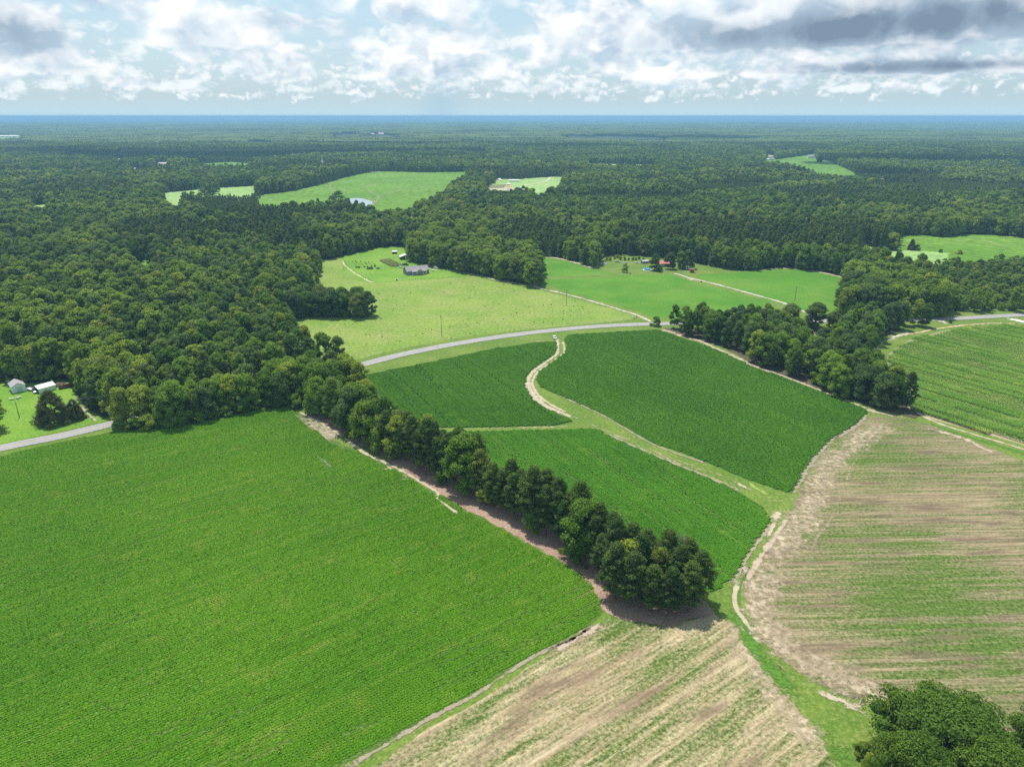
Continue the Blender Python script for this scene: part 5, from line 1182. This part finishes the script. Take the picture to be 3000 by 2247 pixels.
def mailbox(label, u, v):
    x, y = at(u, v); t = empty('mailbox', (x, y, .1), .3); tag(t, label, 'mailbox'); MB().box(0, 0, .5, .1, .1, 1.1).build('post', WOODP, t)
    m = MB(); m.box(0, 0, 1.12, .5, .2, .16); m.tube((-.25, 0, 1.2), (.25, 0, 1.2), .1, n=10); m.build('box', pm('black_box', (.06, .06, .06)), t)
mailbox('mailbox on a post beside the cedar lawn driveway', 270, 1236); mailbox('mailbox beside the road at the right edge', 2986, 933.5)
# fences
def fence(label, pts, sp, h=1.25, rails=0, mat=None, name='wire_fence', pr=.055):
    mat = mat or WOODP; P = catmull([at(*p) for p in pts], 1.); L = [0]
    for a, b in zip(P, P[1:]): L.append(L[-1] + (b - a).length)
    n = max(2, min(95, int(L[-1] / sp) + 1)); t = empty(name, (P[0].x, P[0].y, 0)); tag(t, label, 'fence'); o = P[0]; q = []
    for i in range(n):
        d = L[-1] * i / (n - 1); j = min(range(len(L)), key=lambda k: abs(L[k] - d)); q.append(P[j] - o)
    for p in q: MB().tube((p.x, p.y, 0), (p.x, p.y, h + .1), pr, n=6).build('post', mat, t)
    m = MB()
    for k in range(rails or 3):
        z = h * (k + 1) / (rails or 3) - .08
        for a, b in zip(q, q[1:]):
            if rails: m.box((a.x + b.x) / 2, (a.y + b.y) / 2, z, (b - a).length, .05, .13, math.atan2(b.y - a.y, b.x - a.x))
            else: m.tube((a.x, a.y, z), (b.x, b.y, z), .012, n=3)
    m.build('rail' if rails else 'wire', mat if rails else pm('fence_wire', (.25, .25, .24)), t)
A1 = lambda *a: [(930 + a[i] / 4.424, 700 + a[i + 1] / 4.424) for i in range(0, len(a), 2)]
fence('wire fence round the farmhouse yard, along its front and left side', A1(338, 275, 380, 345, 440, 402, 540, 470, 640, 520, 760, 567, 1030, 548, 1450, 515, 1980, 480), 4.5)
fence('wire fence across the back of the farmhouse yard', A1(338, 272, 600, 266, 800, 262, 1060, 262), 5)
fence('wire fence between the pasture and the road', [(1050, 1062)] + E_(400, 486, 800, 413, 1200, 366, 1600, 330, 1880, 302), 6)
fence('short wooden fence curving at the mouth of the gravel drive', E_(1884, 302, 1900, 298, 1916, 288, 1914, 272), 2.2, rails=3, mat=pm('grey_rails', (.38, .35, .31)), name='rail_fence')
fence('grey board fence at the tip of the wood beside the drive', E_(1220, 82, 1245, 86, 1272, 82), 2, 1.6, rails=4, mat=pm('grey_rails', (.38, .35, .31)), name='rail_fence')
fence('short run of posts along the gravel drive past the wood', E_(1296, 102, 1320, 110, 1345, 118), 1.8, 1.5, rails=2, name='rail_fence')
fence('post gate in the roadside fence opposite the white sedan', E_(1458, 349, 1483, 346), 4, 1.9, rails=1, name='gate')
fence('reddish gate where the drive enters the farmhouse yard', A1(1975, 482, 2015, 486), 2.5, 1.6, rails=3, mat=pm('red_brown_rails', (.22, .10, .07)), name='gate')
fence('short fence left of the clay track by the tree island', A1(60, 535, 300, 520, 520, 500), 4)
for i, (a, b) in enumerate(((640, 475), (695, 473), (755, 470))):
    x, y = at(*A1(a, b)[0]); o = MB().tube((0, 0, 0), (0, 0, 1.9), .07, n=6).build('garden_post', WOODP); o.location = (x, y, .1)
    tag(o, '%s of three bare posts on the lawn in front of the blue pickup' % ('leftmost', 'middle one', 'rightmost')[i], 'post', 'bare posts on the lawn')
# kitchen garden
crop_field('garden_crop', G(A1(795, 285, 870, 268, 960, 270, 1110, 345, 1080, 368, 950, 365)), direction(*A1(795, 285, 950, 365)), foliage('garden_leaf', (.12, .19, .06), (.24, .28, .13), (.3, .32, .2), world=True), 2.2, 1.3, .5, 60, 2, 'grey green rows of the kitchen garden behind the farmhouse yard', 70, tall=True)
rg = random.Random(6); k = 0
for row in range(4):
    for c_ in range(6):
        a = 450 + c_ * 52 + row * 14 + rg.uniform(-9, 9); b = 296 + row * 18 + c_ * 3.5 * (1 if row < 2 else .3) + rg.uniform(-2, 2)
        x, y = at(*A1(a, b)[0]); s = rg.uniform(.7, 1.4)
        tree('light', x, y, s, 'young shrub in the planted plot behind the blue pickup, %s row, %s from the left' % (('back', 'second', 'third', 'front')[row], nth(c_)), 'shrubs of the planted plot', 1.1, rg, 'garden_shrub')['category'] = 'shrub'
for i, (a, b) in enumerate(((505, 372), (530, 371), (548, 373), (610, 367), (650, 368), (700, 362), (745, 358))):
    x, y = at(*A1(a, b + 6)[0]); tree('low', x, y, 1.3, 'low dark bush in the bed left of the pickup and trailer, %s from the left' % nth(i), 'bushes of the garden bed', 1.5, rg, 'garden_bush')['category'] = 'bush'
# yard with the pool and the red-roofed house
R3 = lambda x, y: (1750 + x / 5.53, 720 + y / 5.53)
def pool():
    x, y = at(*R3(808, 392)); t = empty('swimming_pool', (x, y, .1)); tag(t, 'round blue above-ground swimming pool on a white mat', 'swimming pool')
    m = MB(); n = 28
    for i in range(n):
        a, b = 2 * math.pi * i / n, 2 * math.pi * (i + 1) / n; m.box(math.cos((a + b) / 2) * 2.6, math.sin((a + b) / 2) * 2.6, .55, .08, .62, 1.1, (a + b) / 2)
    m.build('wall', pm('pool_blue', (.05, .28, .62)), t); MB().tube((0, 0, .8), (0, 0, .86), 2.55, n=28).build('water', pm('pool_water', (.08, .45, .75), rough=.08, var=.02), t)
    MB().tube((0, 0, 0), (0, 0, .05), 3.6, n=24).build('ground_mat', WHITE, t)
    m = MB(); m.tube((-2.9, -.5, 0), (-2.5, -.5, 1.4), .04); m.tube((-2.9, .1, 0), (-2.5, .1, 1.4), .04)
    for z in (.3, .6, .9, 1.2): m.tube((-2.8, -.5, z), (-2.8, .1, z), .03)
    m.build('ladder', WHITE, t)
pool()
building('shed', 'small red shed beside the gravel drive', 'shed', at(*R3(1535, 436)), rad(-20), 3.2, 2.6, 2.3, .7, pm('red_boards', (.36, .085, .05)), pm('red_roof', (.42, .12, .08)), 'y', doors=[(0, 1, .9, 1.9, pm('red_door', (.28, .06, .04)))])
building('shed', 'grey shed with pale door under the spreading trees', 'shed', at(*R3(1525, 340)), rad(5), 4.2, 3, 2.4, .8, pm('grey_boards2', (.22, .24, .25)), GSH, 'x', doors=[(-1.2, 1, 1, 1.9, WHITE)])
building('cottage', 'low house with salmon red roof half hidden by trees', 'house', at(*R3(1085, 330)), rad(8), 12, 7.5, 2.6, 1.9, pm('cottage_white', (.55, .53, .5)), pm('salmon_roof', (.55, .20, .15)), 'x', wins=[(-3.5, 1.5, 1.2, 1.2), (3, 1.5, 1.2, 1.2)], doors=[(0, 1.05, 1, 2.1, WHITE)])
building('shed', 'leaning grey outbuilding at the right end of the bright weeds', 'shed', at(*R3(765, 285)), rad(12), 5.5, 3.5, 1.9, .9, pm('old_boards', (.26, .25, .25)), pm('rusty_sheet', (.42, .40, .40)), 'x', doors=[(1, .9, 1.4, 1.8, BARNW)])
def heap(label, u, v, w, n, cols, seed, name='scrap_heap'):
    x, y = at(u, v); t = empty(name, (x, y, .05)); tag(t, label, 'scrap heap'); r = random.Random(seed)
    for ci, c in enumerate(cols):
        m = MB()
        for i in range(n):
            a, q = r.uniform(0, 6.28), r.random() ** .5 * w / 2; z = (1 - q / (w / 2)) * 1.3 + .2
            m.box(math.cos(a) * q, math.sin(a) * q, z * r.random() + .1, r.uniform(.3, 1.8), r.uniform(.2, 1.0), r.uniform(.08, .4), r.uniform(0, 3), r.uniform(-.6, .6), r.uniform(-.6, .6))
        m.build(('boards', 'sheets')[ci % 2], c, t)
heap('large grey heap of boards and sheets at the foot of the wood', *R3(90, 295), 8.5, 42, (pm('grey_scrap', (.40, .38, .37)), pm('pale_scrap', (.62, .62, .60))), 4)
heap('small pale heap of scrap behind the small yellowish tree', *R3(450, 284), 4, 18, (pm('pale_scrap', (.62, .62, .60)), pm('grey_scrap', (.40, .38, .37))), 5)
def stump(label, u, v):
    x, y = at(u, v); t = empty('stump', (x, y, 0)); tag(t, label, 'stump'); m = MB(); m.tube((0, 0, -.1), (0, 0, .8), .7, .5, 9)
    for i in range(5): a = i * 1.3; m.tube((0, 0, .2), (math.cos(a) * 1.3, math.sin(a) * 1.3, -.05), .22, .06, 5)
    m.build('wood', BARK, t)
stump('dark stump at the edge of the lawn below the small yellowish tree', *R3(535, 460)); stump('dark stump beside the gravel drive below the red shed', *R3(1682, 588))
for i in range(13):
    x, y = at(1757 + i * 10.5 + rg.uniform(-3, 3), 760 + rg.uniform(-5, 4)); tree('light', x, y, rg.uniform(2.2, 4), 'bright green bush in the overgrown strip behind the pool, %s from the left' % nth(i), 'bushes of the overgrown strip', 1.5, rg, 'bush')['category'] = 'bush'
# hidden house in the right wood
building('house', 'long house with light grey roof hidden in the wood beside the corn', 'house', at(2378, 1003), rad(-3), 24, 8.5, 2.6, 2.0, pm('house_white', (.6, .6, .58)), pm('light_grey_shingles', (.42, .43, .45)), 'x', wins=[(-8, 1.5, 1.2, 1.2), (-4, 1.5, 1.2, 1.2), (5, 1.5, 1.2, 1.2)], doors=[(0, 1.05, 1, 2.1, WHITE)])
building('shed', 'white roofed shed in the dark gap of the wood beside the corn', 'shed', at(2399, 1078), rad(-25), 6.5, 4, 2.3, .8, pm('shed_white', (.6, .62, .62)), WROOF, 'x', doors=[(0, 1, 1, 1.9, BARNW)])
# far things
def far_house(name, label, cat, u, v, L, W, h, rise, wall, roof, rz=0., axis='x'):
    return building(name, label, cat, at(u, v), rz, L, W, h, rise, pm('wall_' + name + wall[0], wall[1]), pm('roof_' + name + roof[0], roof[1]), axis, wins=[(-L * .3, h * .5, L * .08, h * .4), (L * .3, h * .5, L * .08, h * .4)], doors=[(0, 1.1, 1.2, 2.1, BARNW)], ov=.5)
W_ = ('a', (.8, .8, .8)); Gr = ('b', (.33, .34, .37)); Lg = ('c', (.6, .62, .64)); Pk = ('d', (.62, .5, .47)); Tn = ('e', (.5, .42, .33))
def church():
    t = far_house('church', 'grey roofed church with tall white steeple among the distant trees', 'church', 962, 499, 34, 15, 6, 9.5, Lg, ('g', (.40, .42, .46)), rad(-12))
    m = MB(); m.box(-14, 0, 16.5, 5, 5, 7); m.build('tower', WHITE, t); m = MB(); m.tube((-14, 0, 20), (-14, 0, 23), 2.3, 1.4, 8); m.tube((-14, 0, 23), (-14, 0, 37), 1.4, .1, 8); m.build('steeple', WHITE, t)
    m = wall_mb(16, 11, 5, 5); o = m.build('annex', P_['wall_churchc'], t); o.location = (24, -1, 0); r = roof_mb(16, 11, 5, 5).build('annex_roof', P_['roof_churchg'], t); r.location = (24, -1, 0)
church()
far_house('greenhouse', 'long white building at the back of the distant homestead', 'building', 1506, 532.5, 20, 6, 2.6, 1.3, W_, W_, rad(-3))
far_house('shed', 'small white shed left of the long white building', 'shed', 1463.5, 529, 5.5, 4, 2.6, 1, W_, W_)
far_house('shed', 'white shed beside the red clay patch of the distant homestead', 'shed', 1489.5, 543, 6, 4, 2.2, .9, W_, W_)
far_house('shed', 'low white hut below the small white shed of the homestead', 'shed', 1467, 532, 6, 4, 2, .7, Lg, W_)
far_house('house', 'brown roofed house at the left end of the distant right field', 'house', 2255, 463.5, 16, 10, 4, 4, Tn, Pk, .3)
far_house('garage', 'grey roofed garage in front of the brown roofed distant house', 'garage', 2259, 469.5, 13, 8, 3.5, 2.5, Pk, Gr)
far_house('garage', 'white garage at the left corner of the distant right field', 'garage', 2247, 469.8, 10, 7, 3, 2, W_, Lg)
far_house('farmhouse', 'white distant house with grey roof above the right field', 'house', 2375, 463.5, 18, 10, 5.5, 3.6, W_, Gr, -.1)
far_house('house', 'pinkish roofed house beyond the forest on the left', 'house', 479, 484.5, 22, 10, 4, 3, Tn, Pk)
far_house('mobile_home', 'pale flat building half hidden by trees on the far left', 'building', 402, 498.5, 11, 6, 3.5, 1, W_, W_)
far_house('warehouse', 'long white building near the left edge far away', 'building', 30, 403, 120, 30, 8, 4, W_, W_, 0)
far_house('house', 'tan house in the far clearing left of the rain shaft', 'house', 1117, 397, 34, 20, 9, 7, Tn, Pk)
far_house('house', 'pink roofed house left of the tan one in the far clearing', 'house', 1092, 397, 26, 16, 8, 6, Tn, Pk)
far_house('barn', 'tiny white barn in the far clearing above the pond field', 'barn', 1049, 401, 14, 12, 8, 4, W_, W_)
def boulder_tank(): pass
x, y = at(441, 757); o = MB().box(0, 0, 1, 3.5, 2.5, 2).build('container', pm('teal_paint', (.02, .32, .24))); o.location = (x, y, .4); tag(o, 'green container on the small lawn opening inside the left forest', 'container')
